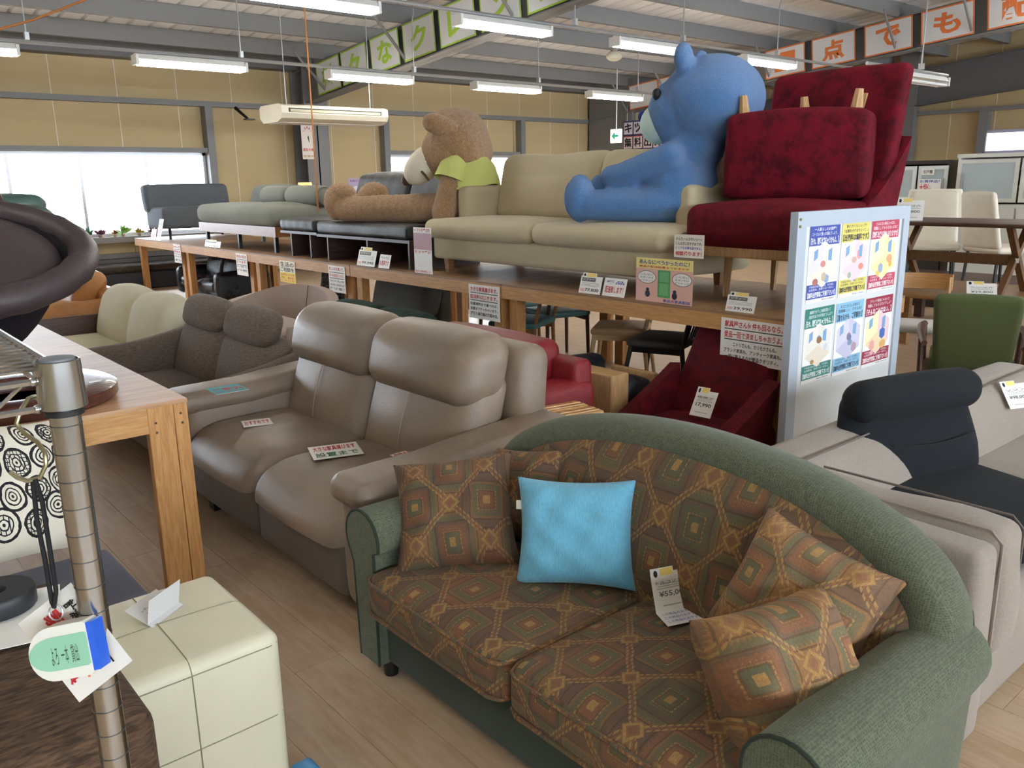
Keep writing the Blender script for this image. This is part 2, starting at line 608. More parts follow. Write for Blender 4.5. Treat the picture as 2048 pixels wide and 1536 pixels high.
def text(s, x0, x1, y0, y1, mat, parent, z=.0012, bold=.015, keep=False, name='lettering', pad=True):
    V, Fc = textgeo(s, bold)
    if not Fc: return None
    lo, hi = V.min(0), V.max(0)
    sx = (x1 - x0) / max(hi[0] - lo[0], 1e-6); sy = (y1 - y0) / max(hi[1] - lo[1], 1e-6)
    if keep: sx = sy = min(sx, sy)
    W = V.copy()
    W[:, 0] = (x0 + x1) / 2 + (V[:, 0] - (lo[0] + hi[0]) / 2) * sx
    W[:, 1] = (y0 + y1) / 2 + (V[:, 1] - (lo[1] + hi[1]) / 2) * sy
    W[:, 2] = z
    g = G(); g.add(W, Fc)
    return build(name, g, mat, parent, smooth=False)

def flat(name, x0, x1, y0, y1, mat, parent, z=.0006):
    g = G(); g.add([(x0, y0, z), (x1, y0, z), (x1, y1, z), (x0, y1, z)], [(0, 1, 2, 3)])
    return build(name, g, mat, parent, smooth=False)

def disc(name, cx, cy, rx, ry, mat, parent, z=.0008, seg=20):
    g = G(); g.add([(cx + rx * math.cos(2 * math.pi * k / seg), cy + ry * math.sin(2 * math.pi * k / seg), z) for k in range(seg)], [tuple(range(seg))])
    return build(name, g, mat, parent, smooth=False)

def poly(name, pts, mat, parent, z=.0008):
    g = G(); g.add([(x, y, z) for x, y in pts], [tuple(range(len(pts)))])
    return build(name, g, mat, parent, smooth=False)

def card(name, label, cat, M, w, h, mat, thick=.0015, group=None, curl=0.0):
    """a stiff sheet centred on M; local x right, y up, z towards the reader"""
    if curl:
        g = sheet(lambda u, v: ((u - .5) * w, (v - .5) * h, curl * (v * v)), 2, 6, thick)
    else:
        g = box(-w / 2, w / 2, -h / 2, h / 2, -thick, 0)
    o = build(name, g, mat, None, smooth=False)
    o.matrix_world = M
    return tag(o, label, cat, group)
# ------------------------------------------------------------------ common materials
STEEL = plain('grey_painted_steel', '77787a', .55, var=.08)
STEELD = plain('dark_grey_steel', '646568', .6, var=.1)
GALV = plain('galvanised_conduit', 'b9bcbe', .35, .7)
WHITE = plain('white_enamel', 'e6e6e2', .4)
PAPER = plain('white_paper', 'f2f0ea', .5, var=.02)
BLACK = plain('black_ink', '151515', .6, var=0)
REDI = plain('red_ink', 'c0232b', .6, var=0)
BLUEI = plain('blue_ink', '2e3f9e', .6, var=0)
GREENI = plain('green_ink', '2f6b4f', .6, var=0)
GREYI = plain('grey_ink', '6a6a6a', .6, var=0)
YELI = plain('yellow_ink', 'f2d33a', .6, var=0)
ORGI = plain('orange_ink', 'd9783c', .6, var=0)
LIMEI = plain('lime_ink', '9cc238', .6, var=0)
PINKI = plain('pink_ink', 'e8b9b4', .6, var=0)
PINE = wood('pine_lumber', 'd0a168', 'b07c45', .55, 1.0)
PINEV = wood('pine_lumber_upright', 'cc9a5e', 'a9733d', .55, 1.0, along=1)
PLY = wood('plywood_top', 'cfa681', 'a97d58', .4, .8, ring=6)
BLACKM = plain('black_metal', '1b1c1e', .4, .2)
CHROME = plain('chrome_plate', 'd5d5d3', .16, 1.0, var=.03)
DWOOD = wood('dark_brown_wood', '5a3a2a', '3a241a', .42, 1.0)
MWOOD = wood('mid_brown_wood', '9a6a40', '6d4526', .42, 1.0)
LWOOD = wood('light_ash_wood', 'd9b98b', 'b8925f', .5, 1.0)
OAKV = wood('light_oak_upright', 'c9a476', 'a67f50', .5, 1.0, along=1)

# ------------------------------------------------------------------ floor
def floor_material(name, rnd=True):
    mt, nt, b = _new(name)
    if rnd:
        oi = nt.nodes.new('ShaderNodeObjectInfo'); rn = oi.outputs['Random']
    o = coords(nt, (9, 1.1, 1), uv=False)
    if rnd:
        ad = nt.nodes.new('ShaderNodeVectorMath'); ad.operation = 'ADD'
        cb = nt.nodes.new('ShaderNodeCombineXYZ')
        ml = nt.nodes.new('ShaderNodeMath'); ml.operation = 'MULTIPLY'; ml.inputs[1].default_value = 37
        nt.links.new(rn, ml.inputs[0]); nt.links.new(ml.outputs[0], cb.inputs[0]); nt.links.new(ml.outputs[0], cb.inputs[2])
        nt.links.new(o, ad.inputs[0]); nt.links.new(cb.outputs[0], ad.inputs[1]); o = ad.outputs[0]
    n1 = noise(nt, o, 1.0, 5, .6)
    ml2 = nt.nodes.new('ShaderNodeMath'); ml2.operation = 'MULTIPLY'; ml2.inputs[1].default_value = 5
    nt.links.new(n1, ml2.inputs[0])
    fr = nt.nodes.new('ShaderNodeMath'); fr.operation = 'FRACT'; nt.links.new(ml2.outputs[0], fr.inputs[0])
    base = mixc(nt, ramp(nt, fr.outputs[0], [(0, (.25,) * 3 + (1,)), (.5, (.75,) * 3 + (1,)), (1, (.3,) * 3 + (1,))]), lin('a98b6a'), lin('cdb294'))
    geo = nt.nodes.new('ShaderNodeNewGeometry')
    wear = noise(nt, geo.outputs['Position'], 2.2, 6, .7)
    base = mixc(nt, ramp(nt, wear, [(.45, (0, 0, 0, 1)), (.75, (.5,) * 3 + (1,))]), base, lin('d8c4aa'))
    scr = nt.nodes.new('ShaderNodeTexNoise'); scr.inputs['Scale'].default_value = 34; scr.inputs['Detail'].default_value = 8; scr.inputs['Roughness'].default_value = .8
    nt.links.new(geo.outputs['Position'], scr.inputs['Vector'])
    base = mixc(nt, ramp(nt, scr.outputs[0], [(.56, (0, 0, 0, 1)), (.72, (.45,) * 3 + (1,))]), base, lin('d2c2ac'))
    base = mixc(nt, ramp(nt, scr.outputs[0], [(.26, (.6,) * 3 + (1,)), (.36, (0, 0, 0, 1))]), base, lin('5c4a39'))
    nt.links.new(base, b.inputs['Base Color'])
    nt.links.new(ramp(nt, wear, [(.3, (.34,) * 3 + (1,)), (.7, (.5,) * 3 + (1,))]), b.inputs['Roughness'])
    bump(nt, b, scr.outputs[0], .05, .003)
    return mt
FLOORM = floor_material('wood_print_vinyl')
floor = struct('floor', box(-4, 21, -5, 22, -.12, -.003), floor_material('wood_print_vinyl_base', False), smooth=False)
pl = None
for i in range(30):
    x0 = -.6 + i * .16
    off = random.random() * .9
    for j in range(-1, 7):
        if pl is None:
            pl = build('floor_plank', box(.0008, .1592, .0008, .9192, -.003, 0), FLOORM, floor, smooth=False); q = pl
        else:
            q = pl.copy(); COL.objects.link(q)
        q.location = (x0, .35 + j * .92 + off, 0)

# ------------------------------------------------------------------ walls
def board_mat(name):
    mt, nt, b = _new(name)
    o = coords(nt, (1, 1, 1), uv=False)
    n = noise(nt, o, 60, 4); g = noise(nt, coords(nt, (.25, .25, 2.5), uv=False), 1.6, 3)
    base = mixc(nt, n, lin('b8a57d'), lin('c6b38b'))
    base = mixc(nt, ramp(nt, g, [(.35, (0, 0, 0, 1)), (.75, (.5,) * 3 + (1,))]), base, lin('b09a72'))
    nt.links.new(base, b.inputs['Base Color'])
    b.inputs['Roughness'].default_value = .8
    bump(nt, b, n, .1, .003); return mt
BOARD = board_mat('tan_insulation_board')
JOINT = plain('pale_metal_joint_strip', 'd8cfbb', .5)
YW = 14.0; XW = 19.1; EAVE = 3.4
WX0, WX1, WZ0, WZ1 = -2.2, 5.47, .76, 2.03      # left window
VX0, VX1 = 8.95, 12.15                            # window behind the bear

wall_back = struct('wall_back', box(-4, 21, YW + .12, YW + .2, 0, .76).join(box(-4, 21, YW + .12, YW + .2, 2.03, 3.7))
                   .join(box(WX1, VX0, YW + .12, YW + .2, .7, 2.1)).join(box(VX1, 21, YW + .12, YW + .2, .7, 2.1))
                   .join(box(-4, WX0, YW + .12, YW + .2, .7, 2.1)), STEELD, smooth=False)
# joints of the boards, in metres along the wall (910 mm sheets)
jx = [2.395 - .905 * k for k in range(6, -1, -1)] + [3.30, 4.205, 5.11, 6.0, 6.905, 7.81, 8.715, 9.61, 10.52, 11.44, 12.33, 13.23, 14.1, 15.0, 15.9, 16.8, 17.7, 18.6, 19.5]
_bm = {}
def board(parent, axis, a0, a1, z0, z1, at):
    """one wall board; axis x: on the back wall, axis y: on the right wall. Same sizes share a mesh"""
    key = (axis, round(a1 - a0, 2), round(z1 - z0, 2))
    wd, ht = key[1] - .012, key[2] - .004
    if key not in _bm:
        g = box(-wd / 2, wd / 2, 0, .02, 0, ht) if axis == 'x' else box(0, .02, -wd / 2, wd / 2, 0, ht)
        q = build('wall_board', g, BOARD, parent, smooth=False); _bm[key] = q
    else:
        q = _bm[key].copy(); COL.objects.link(q); q.parent = parent
    q.location = ((a0 + a1) / 2, at, z0 + .002) if axis == 'x' else (at, (a0 + a1) / 2, z0 + .002)
def strip(parent, axis, a, z0, z1, at):
    key = ('s', axis, round(z1 - z0, 2))
    if key not in _bm:
        ht = key[2]
        g = box(-.008, .008, -.006, .014, 0, ht) if axis == 'x' else box(-.006, .014, -.008, .008, 0, ht)
        q = build('joint_strip', g, JOINT, parent, smooth=False); _bm[key] = q
    else:
        q = _bm[key].copy(); COL.objects.link(q); q.parent = parent
    q.location = (a, at, z0) if axis == 'x' else (at, a, z0)

yb = YW + .08
def window_at(xm):
    return WX0 < xm < WX1 or VX0 < xm < VX1
for a, b_ in zip(jx[:-1], jx[1:]):
    board(wall_back, 'x', a, b_, 2.8, EAVE, yb)
    cuts = sorted({a, b_} | {c for c in (WX0, WX1, VX0, VX1) if a < c < b_})
    for c0, c1 in zip(cuts[:-1], cuts[1:]):
        if c1 - c0 < .05: continue
        wn = window_at((c0 + c1) / 2)
        board(wall_back, 'x', c0, c1, 2.06 if wn else .66, 2.8, yb)
        if wn: board(wall_back, 'x', c0, c1, .05, .70, yb)
        else: board(wall_back, 'x', c0, c1, .05, .66, yb)
for a in jx:
    strip(wall_back, 'x', a, 2.83, EAVE, yb)
    if WX0 - .1 < a < WX1 + .1 or VX0 - .1 < a < VX1 + .1: strip(wall_back, 'x', a, 2.1, 2.76, yb)
    else: strip(wall_back, 'x', a, 1.0, 2.76, yb)

# rails, posts and lintels of the back wall: one bar each
def bar(name, g, mat=STEEL): return struct(name, g, mat, smooth=False)
trim_n = [0]
def trim(g, mat=STEEL):
    trim_n[0] += 1
    return struct('trim_%d' % trim_n[0], g, mat, smooth=False)
trim(box(-4, 14.3, YW - .06, YW + .06, 2.745, 2.825))          # girt along the back wall
trim(box(14.6, XW, YW - .06, YW + .06, 2.745, 2.825))
trim(box(WX0 - .1, WX1 + .1, YW - .06, YW + .10, 2.03, 2.10))   # lintel of the left window
trim(box(VX0 - .1, VX1 + .1, YW - .06, YW + .10, 2.03, 2.10))
trim(box(WX0 - .1, WX1 + .1, YW - .1, YW + .10, .67, .76), plain('grey_sill', '8d8b88', .6))   # sill
trim(box(VX0 - .1, VX1 + .1, YW - .06, YW + .10, .68, .76))
trim(box(-4, 14.3, YW - .05, YW + .06, .36, .42), STEELD)
trim(box(-4, 14.3, YW - .05, YW + .06, .43, .50))
trim(box(6.0, 8.8, YW - .06, YW + .06, 1.10, 1.17))
for x in (WX1 + .03, VX0 - .10, 12.25):
    trim(box(x - .03, x + .09, YW - .1, YW + .06, .1, 2.745))
trim(box(-4, XW, YW - .22, YW + .1, EAVE - .02, 3.62), STEELD)      # eave beam

# columns
def hcol(name, x, y, z, sx=.36, sy=.42, fl=.02):
    g = box(x - sx / 2, x + sx / 2, y - sy, y - sy + fl, 0, z).join(box(x - sx / 2, x + sx / 2, y - fl, y, 0, z)).join(box(x - .012, x + .012, y - sy, y, 0, z))
    return struct(name, g, STEEL, smooth=False)
trim_n[0] += 1; hcol('trim_%d' % trim_n[0], 7.26, YW + .02, 3.6, .44, .46)
trim_n[0] += 1; hcol('trim_%d' % trim_n[0], 14.55, YW + .02, 3.6, .36, 1.1)
trim(box(14.37, 14.40, YW - 1.3, YW + .02, 0, 3.6))

# windows: frame, mullions and panes (bright hazy daylight outside)
def glass_mat():
    mt, nt, b = _new('window_glass')
    tr = nt.nodes.new('ShaderNodeBsdfTransparent'); tr.inputs[0].default_value = (.96, .98, 1, 1)
    gl = nt.nodes.new('ShaderNodeBsdfGlossy'); gl.inputs['Roughness'].default_value = .03
    fr = nt.nodes.new('ShaderNodeFresnel'); fr.inputs[0].default_value = 1.3
    mx = nt.nodes.new('ShaderNodeMixShader')
    nt.links.new(fr.outputs[0], mx.inputs[0]); nt.links.new(tr.outputs[0], mx.inputs[1]); nt.links.new(gl.outputs[0], mx.inputs[2])
    nt.links.new(mx.outputs[0], nt.nodes['Material Output'].inputs[0]); return mt
GLASS = glass_mat()
ALU = plain('aluminium_sash', 'c9ccd2', .35, .5)
def window(n, x0, x1, z0, z1, k):
    root = struct('window_%d' % n, box(x0, x1, YW + .07, YW + .13, z1 - .05, z1).join(box(x0, x1, YW + .07, YW + .13, z0, z0 + .05))
                  .join(box(x0, x0 + .05, YW + .07, YW + .13, z0, z1)).join(box(x1 - .05, x1, YW + .07, YW + .13, z0, z1)), ALU, smooth=False)
    for i in range(k):
        a = x0 + (x1 - x0) * i / k; b_ = x0 + (x1 - x0) * (i + 1) / k
        build('pane', box(a + .02, b_ - .02, YW + .098, YW + .102, z0 + .04, z1 - .04), GLASS, root, smooth=False)
        if i: build('mullion', box(a - .022, a + .022, YW + .075, YW + .125, z0 + .03, z1 - .03), ALU, root, smooth=False)
window(1, WX0, WX1, WZ0, WZ1, 8)
window(2, VX0, VX1, WZ0, WZ1, 4)

# right wall, beyond the big orange-lettered rafter
wall_right = struct('wall_right', box(XW + .12, XW + .2, -5, YW + .2, 0, 5), STEELD, smooth=False)
ys = [YW - .1 - .91 * k for k in range(0, 20)]
ysn = [8.04 - .88 * k for k in range(-6, 12)]
for a, b_ in zip(ysn[1:], ysn[:-1]):
    board(wall_right, 'y', a, b_, 2.82, 4.3, XW + .08)
    board(wall_right, 'y', a, b_, .05, 2.82, XW + .08)
for a in ysn:
    strip(wall_right, 'y', a, 2.86, 4.3, XW + .074)
    strip(wall_right, 'y', a, .3, 2.78, XW + .074)
trim(box(XW - .06, XW + .06, -5, YW, 2.745, 2.825))
trim(box(XW - .2, XW + .02, 8.70, 9.08, 0, 4.2))
trim(box(XW - .12, XW + .06, 7.22, 7.40, 0, 2.75))
# rafter along the right wall
RS = .0917
def rz(y, z0): return z0 - RS * (y - 7.4)
def rafter(name, x, y0, y1, zb, zt, fl=.2, mat=STEEL):
    """I-beam following the roof slope"""
    g = G()
    for a, b_, x0, x1 in ((zb, zb + .018, x - fl / 2, x + fl / 2), (zt - .018, zt, x - fl / 2, x + fl / 2), (zb, zt, x - .01, x + .01)):
        V = []
        for y in (y0, y1):
            for xx, z in ((x0, a), (x1, a), (x1, b_), (x0, b_)): V.append((xx, y, rz(y, z)))
        g.add(V, [(0, 1, 2, 3), (7, 6, 5, 4), (0, 4, 5, 1), (1, 5, 6, 2), (2, 6, 7, 3), (3, 7, 4, 0)])
    return struct(name, g, mat, smooth=False)
BZB, BZT = 3.40, 3.96
for k, x in enumerate((.0, 7.2, 14.45)):
    trim_n[0] += 1; rafter('trim_%d' % trim_n[0], x, -5, YW - .1, BZB, BZT, .24)
trim_n[0] += 1; rafter('trim_%d' % trim_n[0], XW - .1, -5, YW, 3.05, 3.8, .24, STEELD)

# purlins (channels across the rafters), one bar each
pur = [12.85 - 1.17 * k for k in range(0, 16)]
for y in pur:
    z = rz(y, BZT)
    g = box(-4, XW, y - .003, y + .003, z, z + .22).join(box(-4, XW, y, y + .075, z, z + .006)).join(box(-4, XW, y, y + .075, z + .214, z + .22))
    trim(g)
# ribbed roof deck
def deck():
    g = G(); z0 = BZT + .225; per = .29; prof = []
    x = -4.0
    while x < 21:
        prof += [(x, 0), (x + .235, 0), (x + .245, .045), (x + .28, .045)]
        x += per
    V = []
    for y in (-5.2, YW + .3):
        for px, dz in prof: V.append((px, y, rz(y, z0) + dz))
    n = len(prof)
    g.add(V, [(i, n + i, n + i + 1, i + 1) for i in range(n - 1)]); return g
ceiling = struct('ceiling', deck(), plain('white_roof_deck', 'eef0f4', .45, var=.03), smooth=False)
ceiling['label'] = 'white ribbed metal roof deck over grey purlins'
# slanting knee braces between purlins and rafters
for x0, ks in ((7.2, (0, 2, 4)), (14.45, (0, 1, 2, 3, 5, 6, 7))):
    for k in ks:
        y = pur[k]; zt_ = rz(y, BZT) + .06; zb_ = rz(y, BZB) + .02
        trim(tube([(x0 - .62, y, zt_), (x0 - .06, y, zb_)], .022, 6))

# side behind the camera: unseen wall with windows added to let daylight in, and left wall
wall_front = struct('wall_front', box(-4, 21, -5.2, -5.0, 0, 1.5).join(box(-4, 21, -5.2, -5.0, 2.7, 5.2)), plain('front_wall_paint', 'b8ae98', .8), smooth=False)
wall_left = struct('wall_left', box(-4.2, -4.0, -5.2, YW + .2, 0, 5.2), plain('left_wall_paint', 'b3a583', .8), smooth=False)
for n in range(8):
    x0 = -4 + n * 3.1
    r_ = struct('window_%d' % (n + 3), box(x0, x0 + .08, -5.15, -5.02, 1.5, 2.7), ALU, smooth=False)
    build('pane', box(x0 + .08, x0 + 3.1, -5.105, -5.095, 1.5, 2.7), GLASS, r_, smooth=False)

# ------------------------------------------------------------------ fluorescent fittings
TUBEM = plain('lit_fluorescent_tube', 'fffaf0', .4, emit=TUBE, var=0)
TUBEOFF = plain('unlit_fluorescent_tube', 'e9e9e6', .35)
def fitting(label, x, y, z, lit=True, L=1.24, group=None):
    t = thing('fluorescent_light', label, 'ceiling light', (x, y, z), 0, group)
    prof = [(-.085, .02), (-.045, .075), (-.02, .085), (.02, .085), (.045, .075), (.085, .02), (.078, .02), (.04, .06), (-.04, .06), (-.078, .02)]
    build('reflector', prism(prof, 0, L, 'x'), WHITE, t, smooth=False)
    for e in (0, L):
        build('lamp_holder', box(e - .015, e + .015, -.085, .085, -.035, .07), WHITE, t, smooth=False)
    for s in (-.055, .055):
        build('tube', cyl((.03, s, -.022), (L - .03, s, -.022), .0165, seg=10), TUBEM if lit else TUBEOFF, t)
    return t
ORD = ('first', 'second', 'third', 'fourth', 'fifth')
def hanger(label, x, y, z0, z1):
    """rod from the purlin down to the conduit"""
    t = thing('hanger_rod', label, 'rod', (x, y, z0), 0, 'rods the light rows hang from')
    build('rod', tube([(0, 0, 0), (0, 0, (z1 - z0) * .75), (.03, 0, (z1 - z0) * .9), (.02, 0, z1 - z0)], .008, 6), GALV, t)
    build('clamp', box(-.02, .02, -.03, .03, .0, .07), GALV, t, smooth=False)
    return t
fitdb = {}
R1Y, R1Z = 10.05, 2.835
R2Y, R2Z = 7.25, 3.075
row1 = [(.85, 'leftmost lit fluorescent light of the far row, cut by the left edge'), (3.235, 'lit fluorescent light of the far row in front of the tan wall above the window'),
        (5.59, 'lit fluorescent light hanging just above the air conditioner'), (7.94, 'lit fluorescent light of the far row above the teddy bear'),
        (10.31, 'lit fluorescent light of the far row above the exit sign')]
row2 = [(3.33, 'lit fluorescent light at the top edge left of the green letters'), (5.53, 'lit fluorescent light crossing the green lettered beam'),
        (7.87, 'lit fluorescent light of the near row above the blue plush toy'), (10.46, 'lit fluorescent light of the near row behind the blue plush head')]
for x, l in row1: fitting(l, x, R1Y, R1Z)
for x, l in row2: fitting(l, x, R2Y, R2Z)
fitting('lit fluorescent light mostly hidden behind the red chair back', 12.72, R1Y, R1Z)
fitting('unlit white fluorescent light hanging right of the red chair', 10.35, 5.0, 2.625, False)
for n_, (yy, zz) in enumerate(((R1Y, R1Z), (R2Y, R2Z))):
    tag(build('conduit', tube([(-3, yy, zz + .108), (14.3, yy, zz + .108)], .02, 8), GALV),
        ['long galvanised conduit carrying the far row of lights', 'long galvanised conduit carrying the near row of lights'][n_], 'conduit')
tag(build('conduit', tube([(9.6, 5.0, 2.733), (11.7, 5.0, 2.733)], .02, 8), GALV), 'short conduit above the unlit light', 'conduit')
for yy, zz, xs in ((R1Y, R1Z, (2.2, 4.45, 6.9, 9.2, 11.5)), (R2Y, R2Z, (4.9, 7.2, 9.15, 11.3))):
    for x in xs:
        hanger('thin rod holding the %s conduit, %s from the left' % ('far' if yy > 9 else 'near', ORD[xs.index(x)]), x, yy, zz + .13, rz(yy, BZT) + .1)
hanger('thin rod holding the unlit light', 10.95, 5.0, 2.755, rz(5.0, BZT) + .1)
# rows of the same lights further into the shop, outside the picture
for yy in (2.2, -1.6):
    for x in (-1.8, 3.4, 8.4, 13.6):
        fitting('lit fluorescent light in the rows over the rest of the shop', x, yy, rz(yy, 3.3), group='lights out over the near end of the shop')
for yy in (4.6,):
    for x in (-1.8, 13.6):
        fitting('lit fluorescent light in the rows over the rest of the shop', x, yy, rz(yy, 3.3), group='lights out over the near end of the shop')
# ================================================================== green sofa with kilim cushions
GREENF = dotweave('green_chenille', '444a3b', '666c58', .0065)
GREENS = fabric('green_cloth_sides', '3a4538', 300, .3, .2)
PIPE = fabric('green_piping', '2d382c', 300, .2, .2)
KIL = kilim('kilim_seat', '7a5d3e', '9d7c4b', '4e5845', '7a523b', '5a483f')
KILC = kilim('kilim_cushion', '7a5a3c', '9a7747', '4d5745', '764d39', '594840', cell=.155)
KILL = kilim('kilim_cushion_light', '977149', 'b58e57', '5f6954', '92634a', '755e4e', cell=.155)

def sofa_root(name, label, x0, y0, rz=-90, cat='sofa'):
    """local x runs along the seat to the right as seen from the front, y to the back"""
    return thing(name, label, cat, (x0, y0, 0), rz)

GS = sofa_root('arched_sofa', 'green two-seat sofa with an arched back and carpet-patterned seat cushions', 1.17, 2.15)
GW = 1.565
def arm_profile(side, n=14):
    """scrolled arm seen from the front: (x,z); side -1 = rolls to the left"""
    pts = [(.055, .06), (.055, .43)]
    cx, cz, r = -.005, .462, .092
    for i in range(n + 1):
        a = math.radians(-12 + (225) * i / n)
        pts.append((cx + r * math.cos(a), cz + r * math.sin(a)))
    pts += [(-.062, .37), (-.05, .06)]
    return [(-side * x, z) for x, z in pts] if side > 0 else pts
for side, xc in ((-1, .075), (1, GW - .075)):
    pr = [(xc + x, z) for x, z in arm_profile(side)]
    # body with softly rounded ends
    g = G(); n = len(pr)
    mx = sum(p[0] for p in pr) / n; mz = sum(p[1] for p in pr) / n
    rings = [(-.0, .955), (.008, .985), (.03, 1.0), (.62, 1.0), (.66, .985), (.675, .95)]
    V = []; Fc = []
    for y, k in rings:
        V += [(mx + (x - mx) * k, y, mz + (z - mz) * k if z > .12 else z) for x, z in pr]
    for a in range(len(rings) - 1):
        for i in range(n):
            j = (i + 1) % n; Fc.append((a * n + i, a * n + j, (a + 1) * n + j, (a + 1) * n + i))
    Fc.append(tuple(range(n - 1, -1, -1))); Fc.append(tuple((len(rings) - 1) * n + i for i in range(n)))
    if side > 0: Fc = [q[::-1] for q in Fc]
    g.add(V, Fc)
    am = build('arm', g, GREENF, GS, ang=50)
    build('piping', tube([(mx + (x - mx) * .985, .002, mz + (z - mz) * .985 if z > .12 else z) for x, z in pr], .005, 6), PIPE, am)
build('base', rbox(.12, GW - .12, .035, .68, .06, .275, .012, 2), GREENS, GS)
for x in (.1, GW - .1):
    for y in (.06, .6):
        build('foot', cyl((x, y, 0), (x, y, .065), .022, .026), BLACKM, GS)
for x0, x1 in ((.125, .765), (.77, GW - .125)):
    g = rbox(x0, x1, -.035, .54, .245, .385, .045, 10, (.012, .012, .022), k=4)
    sc_ = build('seat_cushion', g, KIL, GS, ang=75)
    for zz in (.268, .366):
        yy0, yy1 = -.036, .54
        build('piping', tube([(x0 + .004, yy1, zz), (x0 + .004, yy0 + .045, zz), (x0 + .02, yy0 + .01, zz), (x0 + .05, yy0 - .005, zz), (x1 - .05, yy0 - .005, zz), (x1 - .02, yy0 + .01, zz), (x1 - .004, yy0 + .045, zz), (x1 - .004, yy1, zz)], .006, 6), KILC, sc_)
# arched back
AC = GW / 2
def arch(t):
    """outline of the top edge, t 0..1 left to right"""
    a = math.pi * (1 - t)
    return (AC + (GW / 2 - .015) * math.cos(a), .50 + .325 * max(0, math.sin(a)) ** .80)
NA = 36
def rim():
    V = []; Fc = []; seg = 14
    for i in range(NA + 1):
        t = .015 + .97 * i / NA
        x, z = arch(t); e = .002
        xa, za = arch(max(.0, t - e)); xb, zb = arch(min(1.0, t + e))
        tx, tz = xb - xa, zb - za; L = math.hypot(tx, tz); nx, nz = -tz / L, tx / L   # outward
        lean = (z - .5) * .22
        cx, cz = x - nx * .062, z - nz * .062
        for k in range(seg):
            a = 2 * math.pi * k / seg
            q = abs(math.cos(a)) ** .75 * (1 if math.cos(a) > 0 else -1); s = abs(math.sin(a)) ** .75 * (1 if math.sin(a) > 0 else -1)
            V.append((cx + nx * .062 * q, .60 + lean + .085 * s, cz + nz * .062 * q))
    for i in range(NA):
        for k in range(seg):
            l = (k + 1) % seg
            Fc.append((i * seg + k, i * seg + l, (i + 1) * seg + l, (i + 1) * seg + k))
    Fc.append(tuple(range(seg - 1, -1, -1))); Fc.append(tuple(NA * seg + k for k in range(seg)))
    g = G(); g.add(V, Fc); return g
build('back_rim', rim(), GREENF, GS, ang=70)
def backpanel(u, v):
    t = .06 + .88 * u
    x, z = arch(t); z -= .10
    x = AC + (x - AC) * .88
    zz = .33 + (max(z, .40) - .33) * v
    e = (1 - (2 * u - 1) ** 4) * (1 - (2 * v - 1) ** 4)
    return (x, .585 + (zz - .5) * .22 - .05 * e - .01, zz)
b_ = build('back_cushion', sheet(lambda u, v: backpanel(u, v), 40, 14, -.06), KIL, GS, ang=80); planar(b_, 'xz')
build('back_shell', prism([(.06, .1)] + [(arch(.02 + .96 * i / 20)[0], arch(.02 + .96 * i / 20)[1] - .03) for i in range(21)] + [(GW - .06, .1)], .62, .665, 'y').map(lambda x, y, z: (x, y + max(0, z - .5) * .2, z)), GREENS, GS)

def pillow_at(name, label, cat, TL, TR, BL, BR, t, mat, pinch=.08, seed=1, grow=1.0, group=None, part=None):
    TL, TR, BL, BR = (Vector(atx(*p)) for p in (TL, TR, BL, BR))
    c = (TL + TR + BL + BR) / 4
    r = (TR + BR - TL - BL) / 2; u = (TL + TR - BL - BR) / 2
    wd, ht = r.length * grow, u.length * grow
    g = pillow(wd, ht, t, pinch, 22, seed)
    o = build(name, g, mat, None, ang=85); planar(o, 'xy')
    o.matrix_world = frame(c, r, u)
    return tag(o, label, cat, group)
BLUEC = fabric('sky_blue_linen', '6fb4d0', 260, .3, .14, (1, .25), sheen=.2)
pillow_at('scatter_cushion', 'kilim-patterned cushion standing behind, against the left of the arched back', 'cushion', (970, 895, 1.68), (1140, 905, 1.74), (985, 1080, 1.55), (1130, 1090, 1.62), .17, KILC, seed=3)
pillow_at('scatter_cushion', 'kilim-patterned cushion leaning on the left arm of the green sofa', 'cushion', (780, 945, 1.34), (1010, 905, 1.60), (815, 1142, 1.235), (1040, 1128, 1.50), .20, KILC, .10, seed=4, grow=1.07)
bc = pillow_at('scatter_cushion', 'plain sky-blue cushion in the middle of the green sofa', 'cushion', (1046, 962, 1.49), (1256, 968, 1.68), (1040, 1160, 1.43), (1270, 1174, 1.615), .17, BLUEC, .09, seed=5, grow=1.09)
build('care_tag', box(-.172, -.155, .06, .085, -.004, .004), PAPER, bc, smooth=False)
pillow_at('scatter_cushion', 'kilim-patterned cushion turned on its corner against the right of the back', 'cushion', (1545, 1005, 1.70), (1790, 1182, 1.72), (1420, 1250, 1.56), (1680, 1390, 1.56), .19, KILL, .10, seed=6, grow=1.07)
pillow_at('scatter_cushion', 'kilim-patterned cushion slumped in front against the right arm', 'cushion', (1490, 1250, 1.40), (1715, 1205, 1.70), (1372, 1515, 1.20), (1640, 1400, 1.47), .27, KILL, .09, seed=8, grow=1.06)

